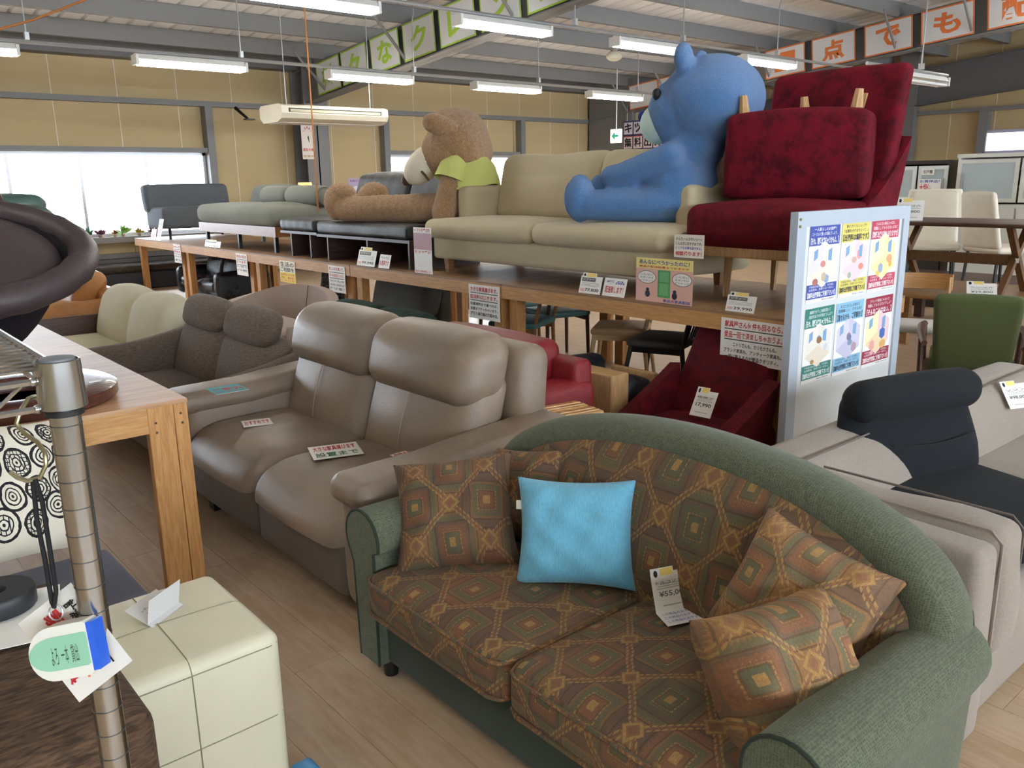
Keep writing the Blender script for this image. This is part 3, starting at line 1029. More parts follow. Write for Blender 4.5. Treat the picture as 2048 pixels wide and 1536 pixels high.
# price card, folded, on the right seat
def price_card(label, M, w=.11, h=.085, foot=.05, lines=('¥55,000',), tilt=20, badge=True, group=None, cat='price card'):
    """upright half and a half lying forward; local x right, y up, z towards the reader"""
    t = thing('price_card', label, cat, M=M, group=group)
    top = build('front', box(-w / 2, w / 2, 0, h, -.001, 0), PAPER, t, smooth=False)
    top.rotation_euler = (math.radians(-tilt), 0, 0)
    y = h * .62
    text(lines[0], -w * .36, w * .36, h * .36, h * .52, GREYI if len(lines) < 3 else BLACK, top)
    if len(lines) > 1: text(lines[1], -w * .40, w * .40, h * .70, h * .78, GREYI, top)
    for k in range(3):
        flat('print', -w * (.40 - .05 * k), w * (.38 - .06 * k), h * (.58 + .055 * k), h * (.60 + .055 * k), plain('faint_grey_ink', 'b5b5b2', var=0), top)
    flat('print', -w * .3, w * .3, h * .14, h * .17, plain('faint_grey_ink', 'b5b5b2', var=0), top)
    if foot:
        ft = build('foot_flap', box(-w / 2, w / 2, -foot, 0, -.001, 0), PAPER, t, smooth=False)
        ft.rotation_euler = (math.radians(-86), 0, 0)
        for k in range(3): text('この商品のおすすめ', -w * .42, w * .42, -foot * (.3 + .27 * k), -foot * (.12 + .27 * k), BLUEI, ft, bold=0)
    if badge:
        bd = build('badge', box(-w * .5, w * .08, h * .82, h * 1.12, .0008, .0018), PAPER, top, smooth=False)
        flat('badge_print', -w * .26, w * .06, h * .92, h * 1.10, plain('pale_yellow_ink', 'efd676', var=0), bd, .0022)
        disc('badge_figure', -w * .38, h * .98, w * .05, h * .09, BLACK, bd, .0022)
    return t
price_card('white folded price card with a yellow badge lying on the patterned seat', frame((1.60, 1.235, .412), (.93, -.36, 0), (0, 0, 1)), .115, .10, .06, ('¥55,000', 'トルコソファ'), 22)

# ================================================================== grey-brown leather recliner sofa
LEA = leather('taupe_leather', '776b5f', .34, .22, .14, 4.0, col2='8a7562')
LEAD = leather('taupe_leather_sides', '5c534b', .42, .18, .1)
SEAM = plain('dark_seam', '35302b', .8, var=0)
def seam(pts, parent, r=.003, mat=None, name='seam'):
    return build(name, tube(pts, r, 5), mat or SEAM, parent)
LS = sofa_root('leather_sofa', 'grey-brown leather two-seat recliner sofa with padded headrests', 1.27, 4.01)
LW = 1.82
build('base', rbox(.12, LW - .12, .06, .86, .07, .3, .02, 2), LEAD, LS)
for x in (.22, LW - .22):
    for y in (.1, .8):
        build('foot', box(x - .03, x + .03, y - .03, y + .03, 0, .08), BLACKM, LS, smooth=False)
for i, (x0, x1) in enumerate(((.20, .905), (.915, LW - .20))):
    fp = build('front_panel', rbox(x0 + .01, x1 - .01, .0, .07, .10, .32, .025, 3, (0, .008, 0)), LEAD, LS)
    g = rbox(x0, x1, -.02, .60, .26, .43, .075, 8, (.01, .02, .028), k=4)
    g.map(lambda x, y, z: (x, y, z - .05 * math.exp(-((y + .03) / .09) ** 2) * (z > .33)))
    sq = build('seat_cushion', g, LEA, LS, ang=75)
    g = rbox(x0 + .005, x1 - .005, .0, .20, .0, .42, .07, 8, (.008, .045, .01), k=4)
    g.map(lambda x, y, z: (x, y + .47 + z * .30, .36 + z))
    bk = build('back_cushion', g, LEA, LS, ang=75)
    xm = (x0 + x1) / 2 - .02
    seam([(xm + .02 * math.sin(3 * t), .47 + t * .42 * .30 - .049 * (1 - (2 * t - 1) ** 2) - .002, .36 + .42 * t) for t in [j / 10 for j in range(0, 10)]], bk, .0022, plain('tan_stitching', '9a8877', .8, var=0), 'stitching')
    g = rbox(x0 - .008, x1 + .008, -.12, .12, -.135, .135, .095, 8, (.006, .03, .012), k=5)
    g.map(lambda x, y, z: (x, y + .66 + z * .25, .80 + z))
    build('headrest', g, LEA, LS, ang=75)
build('back_shell', rbox(.16, LW - .16, .72, .9, .1, .88, .07, 3, (0, .02, 0)).map(lambda x, y, z: (x, y + (z - .1) * .08, z)), LEA, LS, ang=75)
for side, x0, x1 in ((-1, 0, .215), (1, LW - .215, LW)):
    def af(x, y, z):
        k = max(0, min(1, (y - .3) / .6))
        return (x, y, z + (.05 * k if z > .3 else 0))
    g = rbox(x0, x1, -.01, .92, .08, .555, .085, 6, (.012, .012, .015), k=4).map(af)
    am = build('arm', g, LEA, LS, ang=75)
    g = rbox(x0 - .012, x1 + .012, -.035, .93, .47, .575, .05, 6, (.004, .004, .012), k=4).map(af)
    build('arm_pad', g, LEA, am, ang=75)

# papers on the leather sofa
def leaflet(label, corners, z, lines, mat=PAPER, bands=(), cat='leaflet', lift=.004, ink=BLACK):
    """a sheet lying at height z; corners TL, TR, BL as pixels"""
    TL, TR, BL = (Vector(atz(*p, z + lift)) for p in corners)
    r = TR - TL; u = TL - BL
    c = TL + r / 2 - u / 2
    o = card('paper_leaflet', label, cat, frame(c, r, u), r.length, u.length, mat, .001)
    w_, h_ = r.length, u.length
    for (y0, y1, m_) in bands: flat('colour_band', -w_ / 2, w_ / 2, -h_ / 2 + h_ * y0, -h_ / 2 + h_ * y1, m_, o)
    for s, y0, y1, m_ in lines:
        text(s, -w_ * .43, w_ * .43, -h_ / 2 + h_ * y0, -h_ / 2 + h_ * y1, m_, o)
    return o
TEALI = plain('teal_ink', '2a9aa6', .6, var=0)
leaflet('small teal and white leaflet on the left arm of the leather sofa', ((415, 777), (478, 767), (430, 790)), .60, [('ご案内', .15, .75, REDI)], bands=((0, 1, TEALI),))
leaflet('small white slip tucked at the left seat of the leather sofa', ((478, 843), (535, 836), (492, 854)), .455, [('おすすめです', .2, .8, REDI)])
leaflet('white leaflet with red and green handwriting across the leather seats', ((603, 897), (700, 885), (640, 918)), .46, [('大きな家具運びます', .55, .9, REDI), ('設置まで', .1, .42, GREENI)])
leaflet('white slip with red and blue print on the right leather seat', ((790, 908), (830, 897), (795, 922)), .46, [('特価', .5, .9, REDI), ('お値打', .08, .42, BLUEI)])

# ================================================================== brown cloth sofa with two head cushions
BRN = fabric('taupe_stripe_weave', '7b6d62', 210, .3, .2, (.12, 1.0), col2='5b4f46')
BS = sofa_root('cloth_sofa', 'brown woven two-seat sofa with loose head cushions behind the leather sofa', 1.27, 5.66)
BW = 1.60
build('base', rbox(.10, BW - .10, .05, .84, .09, .27, .03, 2), BRN, BS)
for x in (.16, BW - .16):
    for y in (.1, .78):
        build('leg', cyl((x, y, 0), (x, y, .1), .018, .024), BLACKM, BS)
for x0, x1 in ((.15, .795), (.805, BW - .15)):
    build('seat_cushion', rbox(x0, x1, .0, .58, .23, .355, .05, 6, (.006, .012, .02), k=3), BRN, BS, ang=75)
    g = rbox(x0, x1, 0, .17, 0, .36, .07, 6, (.01, .035, .02), k=4).map(lambda x, y, z: (x, y + .50 + z * .32, .31 + z))
    build('back_cushion', g, BRN, BS, ang=75)
    g = rbox(x0 + .06, x1 - .03, -.065, .065, -.09, .09, .06, 6, (.03, .012, .015), k=4).map(lambda x, y, z: (x, y + .66 + z * .3, .735 + z))
    build('head_cushion', g, BRN, BS, ang=75)
build('back_shell', rbox(.12, BW - .12, .66, .86, .1, .62, .05, 3).map(lambda x, y, z: (x, y + (z - .1) * .12, z)), BRN, BS, ang=75)
for x0, x1 in ((0, .15), (BW - .15, BW)):
    g = rbox(x0, x1, -.02, .86, .09, .53, .055, 6, (.01, .006, .01), k=3)
    g.map(lambda x, y, z: (x, y, z + (.12 * max(0, (y - .25) / .6) ** 1.6 if z > .3 else 0)))
    build('arm', g, BRN, BS, ang=75)

# ================================================================== cream sofa with wooden side
CRM = fabric('cream_cotton', 'd9d3b8', 300, .2, .08, sheen=.15)
CS = sofa_root('cream_sofa', 'cream two-seat sofa with a dark wooden side in the left row', 1.28, 7.38)
CW = 1.62
build('frame', rbox(.02, CW - .02, .05, .86, .1, .24, .015, 2), DWOOD, CS)
for x in (.1, CW - .1):
    for y in (.12, .76): build('leg', box(x - .025, x + .025, y - .025, y + .025, 0, .1), DWOOD, CS, smooth=False)
for x0, x1 in ((.06, .81), (.82, CW - .06)):
    build('seat_cushion', rbox(x0, x1, .0, .62, .22, .36, .05, 6, (.006, .012, .02), k=3), CRM, CS, ang=75)
    g = rbox(x0, x1, 0, .24, 0, .42, .09, 8, (.02, .05, .03), k=4).map(lambda x, y, z: (x, y + .50 + z * .28, .31 + z))
    build('back_cushion', g, CRM, CS, ang=75)
build('side_panel', rbox(-.03, .02, .02, .9, .08, .50, .01, 2), DWOOD, CS)
build('side_panel', rbox(CW - .02, CW + .03, .02, .9, .08, .50, .01, 2), DWOOD, CS)
build('back_panel', rbox(0, CW, .84, .88, .1, .58, .01, 2), DWOOD, CS)

# ================================================================== tan leather sofa further back
TAN = leather('tan_leather', 'b0773f', .34, .5, .22, 7.0)
TS = sofa_root('tan_sofa', 'puffy tan leather sofa with wooden trim at the far left', 1.2, 9.6)
TW = 2.0
build('frame', rbox(.0, TW, .05, .9, .08, .26, .02, 2), DWOOD, TS)
build('front_rail', rbox(-.02, TW + .02, -.02, .04, .26, .44, .012, 2), DWOOD, TS)
for i in range(2):
    x0 = .18 + i * .83; x1 = x0 + .81
    build('seat_cushion', rbox(x0, x1, .02, .62, .24, .40, .07, 6, (.02, .02, .035), k=4), TAN, TS, ang=75)
    g = rbox(x0, x1, 0, .24, 0, .46, .1, 9, (.03, .06, .04), k=4).map(lambda x, y, z: (x + .012 * math.sin(22 * z), y + .52 + z * .3 + .012 * math.sin(17 * x + 20 * z), .32 + z))
    build('back_cushion', g, TAN, TS, ang=75)
for x0 in (0, TW - .2):
    g = rbox(x0, x0 + .22, .0, .9, .2, .56, .1, 8, (.02, .02, .03), k=4).map(lambda x, y, z: (x + .01 * math.sin(25 * y), y, z + .012 * math.sin(18 * y) * (z > .4)))
    build('arm', g, TAN, TS, ang=75)
build('back_shell', rbox(.1, TW - .1, .76, .95, .1, .66, .06, 3), TAN, TS, ang=75)

# ================================================================== plywood display table at the left
PX, PY, PZ = .994, 2.945, .77
PT = thing('display_table', 'plywood-topped lumber display table at the left carrying the dark lounge chair', 'table', (PX, PY, 0))
build('table_top', box(-1.3, 0, 0, 3.2, PZ - .014, PZ), PLY, PT, smooth=False)
build('apron', box(-1.3, -.05, .004, .042, PZ - .105, PZ - .014), PINE, PT, smooth=False)
build('apron', box(-.042, -.004, .09, 3.1, PZ - .105, PZ - .014), PINE, PT, smooth=False)
lg = None
for x0 in (-.14, -1.28):
    for y0 in (.002, 3.06):
        q = build('leg', rbox(x0, x0 + .089, y0, y0 + .04, 0, PZ - .014, .003, 1, k=1), PINEV, PT, smooth=False)
        q2 = build('leg', rbox(x0 + .09, x0 + .138, y0 - .002, y0 + .12, 0, PZ - .014, .003, 1, k=1), PINEV, PT, smooth=False)
for x, z in ((-.115, .70), (-.115, .665), (-.028, .72), (-.025, .685)):
    build('screw', cyl((x, .001, z), (x, -.003 if x > -.05 else .0008, z), .0045, seg=8), plain('screw_head', '4a3c2c', .5), PT)

# ================================================================== dark leather lounge chair on the table
DLE = leather('dark_aubergine_leather', '43383a', .34, .25, .14, 6)
DLB = velvet('dark_shell_cloth', '231d22', '17131a', .2)
LC = thing('lounge_chair', 'dark brown leather swivel lounge chair standing on the plywood table', 'armchair', (.43, 3.68, PZ), 0)
ring = lathe([(.19, .0), (.315, .0), (.325, .012), (.325, .045), (.30, .058), (.20, .052), (.19, .04), (.19, 0)], 40)
MAH = wood('mahogany', '5d3429', '3f211b', .25, 1.0, coat=.4)
rg = build('base_ring', ring.move(.10, -.38, 0), MAH, LC)
build('sticker', box(.31, .35, -.50, -.48, .0575, .0600), PAPER, rg, smooth=False)
build('pedestal', cyl((-.12, -.08, .0), (-.12, -.08, .30), .20, .27, 24), DLB, LC)
TILT = .37
def rimpt(t, k=1.0, dz=0.0):
    x = .44 * k * math.cos(t) * (1 + .05 * math.cos(2 * t)); y = .42 * k * math.sin(t)
    return (x, y, .51 + TILT * y + dz)
def bucket():
    N, M_ = 44, 10; V = []; Fc = []
    for j in range(M_ + 1):
        k = j / M_
        for i in range(N):
            x, y, z = rimpt(2 * math.pi * i / N, k)
            V.append((x, y, z - .10 * (1 - k ** 2)))
    o = len(V)
    for j in range(M_ + 1):
        k = j / M_
        for i in range(N):
            x, y, z = rimpt(2 * math.pi * i / N, k * .98)
            V.append((x * .9 - .06 * (1 - k), y * .9 - .1 * (1 - k), (.10 + .02 * k) + (z - .12) * k ** 3.2))
    for j in range(M_):
        for i in range(N):
            l = (i + 1) % N
            Fc.append((j * N + i, j * N + l, (j + 1) * N + l, (j + 1) * N + i)); Fc.append((o + (j + 1) * N + i, o + (j + 1) * N + l, o + j * N + l, o + j * N + i))
    Fc += [(M_ * N + i, M_ * N + (i + 1) % N, o + M_ * N + (i + 1) % N, o + M_ * N + i) for i in range(N)]
    g = G(); g.add(V, Fc); return g
build('shell', bucket(), DLB, LC, ang=60)
build('padded_rim', tube([rimpt(2 * math.pi * i / 48) for i in range(48)], [.055 + .003 * math.sin(2.6 * i) for i in range(48)], 12, closed=True), DLE, LC, ang=80)
build('seat_pad', ball((0, 0, 0), (.385, .365, .11), 30).map(lambda x, y, z: (x, y, z + .48 + TILT * y)), DLE, LC, ang=80)
gb = rbox(-.30, .30, -.06, .10, .0, .45, .07, 6, (.02, .05, .03), k=4).map(lambda x, y, z: (x, y + z * .35, z))
build('backrest', gb.rot('Z', 80).move(-.46, .10, .42), DLE, LC, ang=75)

# green upholstered armchair stacked behind on the same table
GRC = leather('green_vinyl', '48645c', .4, .3, .15, 6)
GC = thing('stacked_armchair', 'green cushioned chair perched behind the dark lounge chair at the left edge', 'armchair', (.62, 4.85, PZ))
build('seat_cushion', rbox(-.62, .40, -.30, .30, .49, .655, .08, 6, (.03, .02, .02), k=4), GRC, GC, ang=75)
build('back_cushion', rbox(-.55, .45, .12, .40, .60, .70, .05, 6, (.02, .02, .02), k=4), GRC, GC, ang=75)
build('wooden_arm', tube([(.18, -.24, .66), (.15, -.26, .74), (.08, -.30, .95)], [.02, .024, .02], 10), DWOOD, GC)
for x in (-.5, -.05):
    for y in (-.22, .22):
        build('leg', cyl((x, y, 0), (x, y, .50), .02, .026), DWOOD, GC)

# ================================================================== cream stitched cube ottoman
OTL = leather('ivory_leatherette', 'd8d2b6', .42, .06, .05, 4)
OX0, OX1, OY0, OY1, OZ = .325, .765, 1.785, 2.225, .44
OT = thing('cube_ottoman', 'ivory leatherette cube ottoman with stitched square panels in the foreground', 'ottoman', ((OX0 + OX1) / 2, (OY0 + OY1) / 2, 0))
s_ = .22
build('body', rbox(-s_, s_, -s_, s_, .004, OZ, .03, 6, (.004, .004, .008), k=4), OTL, OT, ang=75)
STI = plain('ivory_seam', '8f8a72', .8, var=0)
def oseam(c, axis):
    """a seam running over the cube in the plane axis=c, following its soft faces"""
    P = []
    N = 14; f = lambda q: .004 * (1 - (q / s_) ** 2) + .0004
    for i in range(N + 1):
        z = .02 + (OZ - .05) * i / N; P.append((-s_ - .004 * max(0, 1 - ((z - OZ / 2) / (OZ / 2)) ** 2) * (1 - (c / s_) ** 2) - .0006, z))
    for i in range(1, 5):
        a = math.pi / 2 * i / 5; P.append((-s_ + .03 - .0304 * math.cos(a), OZ - .03 + .0304 * math.sin(a)))
    for i in range(N + 1):
        q = -s_ + .03 + (2 * s_ - .06) * i / N; P.append((q, OZ + .008 * (1 - (q / s_) ** 2) * (1 - (c / s_) ** 2) + .0006))
    P += [(-q, z) for q, z in reversed(P[:N + 5])]
    return tube([(c, q, z) if axis == 'x' else (q, c, z) for q, z in P], .0016, 5)
build('seam', oseam(0, 'x'), STI, OT); build('seam', oseam(0, 'y'), STI, OT)
for z in (OZ - .03, OZ / 2):
    P = []; N = 10
    for q in range(4):
        R_ = Matrix.Rotation(math.pi / 2 * q, 3, 'Z')
        for i in range(N + 1):
            t = -s_ + .03 + (2 * s_ - .06) * i / N
            P.append(R_ @ Vector((t, -s_ - .004 * (1 - (t / s_) ** 2) * max(0, 1 - ((z - OZ / 2) / (OZ / 2)) ** 2) - .0006, z)))
        P.append(R_ @ Vector((s_ - .009, -s_ + .009, z)))
    build('seam', tube(P, .0016, 5, closed=True), STI, OT)
tc_ = thing('tent_card', 'white tent card standing on the ivory ottoman', 'price card', M=frame((.58, 2.03, OZ + .0085), (.83, .56, 0), (-.35, .52, .8)))
ff = build('front', box(-.06, .06, 0, .085, -.001, 0), plain('grey_white_card', 'd9d8d6', .5, var=.02), tc_, smooth=False); ff.rotation_euler = (math.radians(-28), 0, 0)
fb = build('back', box(-.06, .06, 0, .085, -.001, 0), plain('grey_white_card', 'd9d8d6', .5, var=.02), tc_, smooth=False)
fb.location = (0, .0, -.02); fb.rotation_euler = (math.radians(48), 0, 0)
text('¥14,500', -.03, .03, .03, .042, GREYI, ff); text('レザースツール', -.035, .035, .05, .058, GREYI, ff)
bl = tag(build('blue_bag', rbox(.775, .835, 1.66, 1.83, .0, .03, .012, 3, (0, 0, .01)), plain('bright_blue_plastic', '4aa3dc', .35)), 'bright blue plastic wrapper on the floor beside the ottoman', 'bag')
# ================================================================== long lumber display platform (five tables end to end)
ZP = .77
FX = 3.93
PTOP = wood('worn_plywood', 'a5835f', '7d5e42', .55, .7, ring=5)
joints = [2.36, 4.72, 6.90, 9.10, 11.25, 13.15]
names = ['nearest pine display platform, under the cream sofa and red chair', 'second pine display platform from the white board, under the seat end of the cream sofa',
         'middle pine display platform, under the black daybed', 'fourth pine display platform from the white board, under the grey futon sofa', 'farthest pine display platform, ending at the window']
DEP = 1.32
for k in range(5):
    y0, y1 = joints[k] + .004, joints[k + 1] - .004
    L = y1 - y0
    t = thing('display_platform', names[k], 'platform', (FX, y0, 0), group='pine display platforms in a row')
    for j in range(2):
        build('plywood_sheet', box(.0, DEP, L * j / 2 + .001, L * (j + 1) / 2 - .001, ZP - .014, ZP), PTOP, t, smooth=False)
    build('apron', box(.002, .04, .0, L, ZP - .105, ZP - .014), PINE, t, smooth=False)
    build('apron', box(DEP - .04, DEP - .002, .0, L, ZP - .105, ZP - .014), PINE, t, smooth=False)
    for yy in (.0, L - .04):
        build('end_rail', box(.04, DEP - .04, yy, yy + .038, ZP - .105, ZP - .014), PINE, t, smooth=False)
    for xx in (.042, DEP - .132):
        for yy in (.04, L - .13):
            build('leg', rbox(xx, xx + .04, yy, yy + .089, 0, ZP - .014, .003, 1, k=1), PINEV, t, smooth=False)
            build('leg', rbox(xx + .041, xx + .081, yy, yy + .089, 0, ZP - .014, .003, 1, k=1), PINEV, t, smooth=False)

# ------------------------------------------------------------------ cream linen sofa on the platform
LIN = fabric('oat_linen', 'cbbd9c', 260, .25, .1, sheen=.15)
LIND = fabric('oat_linen_sides', 'bfb293', 260, .25, .1, sheen=.15)
PS = thing('linen_sofa', 'wide oat-coloured linen sofa on the platform with the blue plush toy', 'sofa', (4.07, 5.83, ZP), -90)
W_ = 2.50
build('base', rbox(.03, W_ - .03, .03, .95, .115, .30, .03, 4, (0, .01, 0)), LIND, PS, ang=75)
for x in (.16, W_ - .2):
    for y in (.10, .86):
        build('leg', cyl((x, y, 0), (x, y, .125), .032, .045, 4), MWOOD, PS, smooth=False)
for x0, x1 in ((-.02, 1.29), (1.30, W_ + .02)):
    build('seat_cushion', rbox(x0, x1, -.035, .74, .285, .435, .065, 9, (.01, .02, .03), k=4), LIN, PS, ang=75)
    a0, a1 = (.16, 1.29) if x0 < 0 else (1.30, W_ - .16)
    g = rbox(a0, a1, 0, .24, 0, .52, .08, 9, (.02, .07, .03), k=4)
    g.map(lambda x, y, z: (x, y + .56 + z * .28 + .012 * math.sin(7 * z + 4 * x), .43 + z - .045 * math.exp(-((x - (a0 + a1) / 2) / .35) ** 2) * (z > .35)))
    build('back_cushion', g, LIN, PS, ang=75)
for x0, x1 in ((.02, .17), (W_ - .17, W_ - .02)):
    g = rbox(x0, x1, .30, .98, .12, .69, .045, 5, (.01, .01, .012), k=3)
    build('arm', g, LIND, PS, ang=75)
build('back_shell', rbox(.05, W_ - .05, .86, 1.0, .12, .80, .05, 3), LIND, PS, ang=75)

# ------------------------------------------------------------------ black leather daybed with open wooden base
BLK = leather('black_leather', '1e2125', .34, .6, .15, 9)
DB = thing('daybed', 'black leather daybed sofa on a dark open-box wooden base under the teddy bear', 'sofa', (4.03, 8.49, ZP), -90)
DWB = wood('espresso_board', '4a3630', '33231e', .45)
build('frame_board', box(.0, .80, .0, .80, .235, .262), DWB, DB, smooth=False)
build('frame_board', box(.805, 2.45, .0, .80, .225, .252), DWB, DB, smooth=False)
for x in (.20, .62, .98, 1.72, 2.40):
    build('upright_board', box(x, x + .022, .015, .78, .0, .235 if x < .8 else .225), DWB, DB, smooth=False)
build('rear_board', box(.2, 2.42, .62, .64, .0, .225), DWB, DB, smooth=False)
for x0, x1, z in ((.0, .79, .262), (.80, 2.45, .252)):
    g = rbox(x0, x1, -.01, .80, z, z + .125, .045, 12, (.004, .01, .012), k=3)
    g.map(lambda x, y, zz: (x, y + (.006 * math.sin(38 * x + 6 * zz) if y < .1 else 0), zz))
    build('mattress', g, BLK, DB, ang=75)
for x0, x1 in ((.30, 1.28), (1.34, 2.42)):
    g = rbox(x0, x1, 0, .2, 0, .46, .06, 10, (.01, .03, .02), k=3).map(lambda x, y, z: (x, y + .66 + z * .35 + .006 * math.sin(32 * x), .37 + z))
    build('back_cushion', g, BLK, DB, ang=75)

# ------------------------------------------------------------------ grey futon sofa with bolsters
GRY = fabric('grey_velour', '85887f', 200, .2, .12, (1, .3))
GRD = fabric('grey_velour_dark', '6f736f', 200, .2, .12)
FS = thing('futon_sofa', 'grey velour futon sofa with two round bolsters on the platform', 'sofa', (4.06, 10.88, ZP), -90)
build('frame_rail', box(.0, 2.2, .0, .05, .175, .285), MWOOD, FS, smooth=False)
build('frame_rail', box(.0, 2.2, .82, .87, .175, .285), MWOOD, FS, smooth=False)
build('frame_rail', box(.0, .05, .05, .82, .175, .285), MWOOD, FS, smooth=False)
build('frame_rail', box(2.15, 2.2, .05, .82, .175, .285), MWOOD, FS, smooth=False)
build('slat_board', box(.05, 2.15, .05, .82, .22, .25), MWOOD, FS, smooth=False)
for x in (.12, 1.1, 2.08):
    for y in (.06, .80): build('leg', box(x - .02, x + .02, y - .02, y + .02, 0, .18), BLACKM, FS, smooth=False)
g = rbox(.0, 2.2, -.03, .86, .285, .50, .09, 16, (.01, .02, .035), k=4)
g.map(lambda x, y, z: (x, y + (.008 * math.sin(45 * x) if y < .05 else 0), z + .01 * math.sin(5 * x) * (z > .4)))
build('mattress', g, GRY, FS, ang=75)
build('backrest', rbox(.02, 1.2, .66, .86, .46, .72, .07, 5, (.01, .02, .02), k=3).map(lambda x, y, z: (x, y + (z - .46) * .3, z)), GRD, FS, ang=75)
for x0, x1 in ((.72, 1.38), (1.40, 2.22)):
    bl_ = build('bolster', tube([(x0, .62, .60), (x0 + .02, .62, .60), (x0 + .06, .62, .60), ((x0 + x1) / 2, .62, .60), (x1 - .06, .62, .60), (x1 - .02, .62, .60), (x1, .62, .60)], [.08, .105, .118, .122, .118, .105, .08], 18), GRY, FS, ang=60)
    if x1 > 2: build('piping', tube([(x1 + .001, .62 + .098 * math.cos(a), .60 + .098 * math.sin(a)) for a in [k * .4488 for k in range(14)]], .006, 5, closed=True), GRD, bl_)

# ------------------------------------------------------------------ charcoal armless sofa at the far end
CHS = fabric('charcoal_cloth', '5e646c', 220, .2, .1)
AS = thing('armless_sofa', 'charcoal armless sofa at the far end of the platform against the window', 'sofa', (4.07, 12.22, ZP), 0)
build('seat_cushion', rbox(.0, 1.18, .0, .72, .15, .44, .05, 6, (.01, .015, .015), k=3), CHS, AS, ang=75)
build('backrest', rbox(-.03, 1.20, .50, .72, .36, .76, .06, 6, (.01, .02, .01), k=3).map(lambda x, y, z: (x, y + (z - .36) * .2, z)), CHS, AS, ang=75)
for x in (.10, 1.08):
    for y in (.08, .64): build('leg', cyl((x, y, 0), (x, y, .16), .016, .022), BLACKM, AS)

# ------------------------------------------------------------------ red velvet wing chair and its upturned footstool
RED = velvet('crimson_velvet', '6e0c20', '400612', .35, 7)
REDW = velvet('crimson_weave', '660c1b', '4a0712', .3, 20)
RC = thing('wing_chair', 'large crimson velvet wing chair on the platform behind the white board', 'armchair', (4.17, 3.27, ZP), -90)
RW = .90
build('frame', rbox(.04, RW - .04, .06, .84, .27, .335, .012, 2), OAKV, RC)
for x, y in ((.14, .30), (.17, .78), (RW - .17, .30), (RW - .17, .78)):
    build('leg', cyl((x, y - .02, 0), (x, y, .275), .017, .03, 8), OAKV, RC)
build('seat_cushion', rbox(.0, RW, .0, .86, .335, .575, .075, 9, (.008, .015, .035), k=4), REDW, RC, ang=75)
g = rbox(.04, RW - .02, -.07, .07, 0, .86, .05, 9, (.0, .02, .015), k=4)
g.map(lambda x, y, z: ((x - RW / 2) * (1 + .05 * z) + RW / 2, y + .80 + z * .18 - .05 * (abs(x - RW / 2) / .45) ** 3, z + .50))
build('backrest', g, RED, RC, ang=75)
for s in (0, 1):
    def wing(u, v):
        y = .40 + .48 * u
        zt = .53 + .42 * u ** 1.6
        return ((.03 if s == 0 else RW - .03) + (-.05 if s == 0 else .05) * v * u, y + .06 * v, .36 + (zt - .36) * v)
    build('wing_arm', sheet(wing, 12, 10, .07 if s else -.07), RED, RC, ang=80)
FT = thing('footstool', 'crimson velvet footstool lying upside down on the red wing chair', 'footstool', (4.40, 3.15, 1.375), -70)
g = rbox(.0, .80, .0, .46, .0, .49, .05, 9, (.01, .03, .012), k=4).map(lambda x, y, z: (x + (x - .4) * .03 * (1 - z / .5), y, z + .02 * (1 - ((x - .4) / .4) ** 2) * (z > .3)))
build('cushion', g, RED, FT, ang=75)
for x, y in ((.09, .08), (.72, .08), (.38, .40), (.72, .40)):
    build('leg', cyl((x, y, .49), (x + (.01 if x > .4 else -.01), y, .60), .034, .022, 8), OAKV, FT)

# ------------------------------------------------------------------ giant teddy bear
def fur(name, c1, c2, sc=70):
    mt, nt, b = _new(name)
    o = coords(nt, uv=False)
    n = noise(nt, o, sc, 5, .75); g2 = noise(nt, o, 9, 3)
    base = mixc(nt, ramp(nt, n, [(.35, (0, 0, 0, 1)), (.65, (1, 1, 1, 1))]), lin(c2), lin(c1))
    base = mixc(nt, ramp(nt, g2, [(.4, (0, 0, 0, 1)), (.8, (.35,) * 3 + (1,))]), base, lin(c2))
    nt.links.new(base, b.inputs['Base Color']); b.inputs['Roughness'].default_value = .95
    b.inputs['Sheen Weight'].default_value = .5; b.inputs['Specular IOR Level'].default_value = .1
    bump(nt, b, n, .9, .02); return mt
FUR = fur('honey_fur', 'cfa678', '9c744a')
TB = thing('teddy_bear', 'giant honey-brown teddy bear in a lime shirt sitting with head bowed', 'plush toy', (4.62, 5.98, 1.155), 14)
HR = Matrix.Rotation(math.radians(30), 3, 'Z')
def hp(x, y, z):      # a point of the head, turned a little towards the aisle
    return tuple(Vector((.0, .06, 0)) + HR @ Vector((x, y, 0)) + Vector((0, 0, z)))
g = G()
g.join(ball((0, -.02, .26), (.22, .21, .32), 20)).join(ball((0, .02, .14), (.26, .25, .15), 18))
g.join(ball(hp(0, .02, .70), (.27, .27, .27), 22)).join(ball(hp(0, .10, .60), (.25, .25, .24), 20)).join(ball(hp(0, -.03, .60), (.25, .25, .25), 18)).join(ball(hp(0, .08, .80), (.2, .2, .17), 16))
for s_x, L in ((-.15, 1.32), (.15, 1.26)):
    g.join(limb((s_x, .08, .125), (s_x * 1.25, L, .11), .135, .12, 14))
    g.join(ball((s_x * 1.25, L + .13, .17), (.12, .13, .17), 16)).join(ball((s_x * 1.25, L + .06, .25), (.10, .18, .11), 14))
g.join(limb((-.21, -.02, .42), (-.27, .04, .08), .10, .115, 10)).join(limb((.21, .02, .42), (.28, .18, .10), .10, .115, 10))
fuse('body', g, FUR, TB, .016, 5, .010)
for s_x in (-1, 1):
    e = rbox(-.055, .055, -.15, .15, -.07, .07, .05, 5, (.01, .02, .02), k=4).rot('X', 24).rot('Y', s_x * 25)
    e.map(lambda x, y, z: hp(x + s_x * .22, y + .12, z + .80))
    build('ear', e, FUR, TB, ang=80)
mz = plain('cream_muzzle_plush', 'e0d8c4', .9)
gm = ball((0, 0, 0), (.15, .22, .135), 22).rot('X', -42).map(lambda x, y, z: hp(x, y + .33, z + .50))
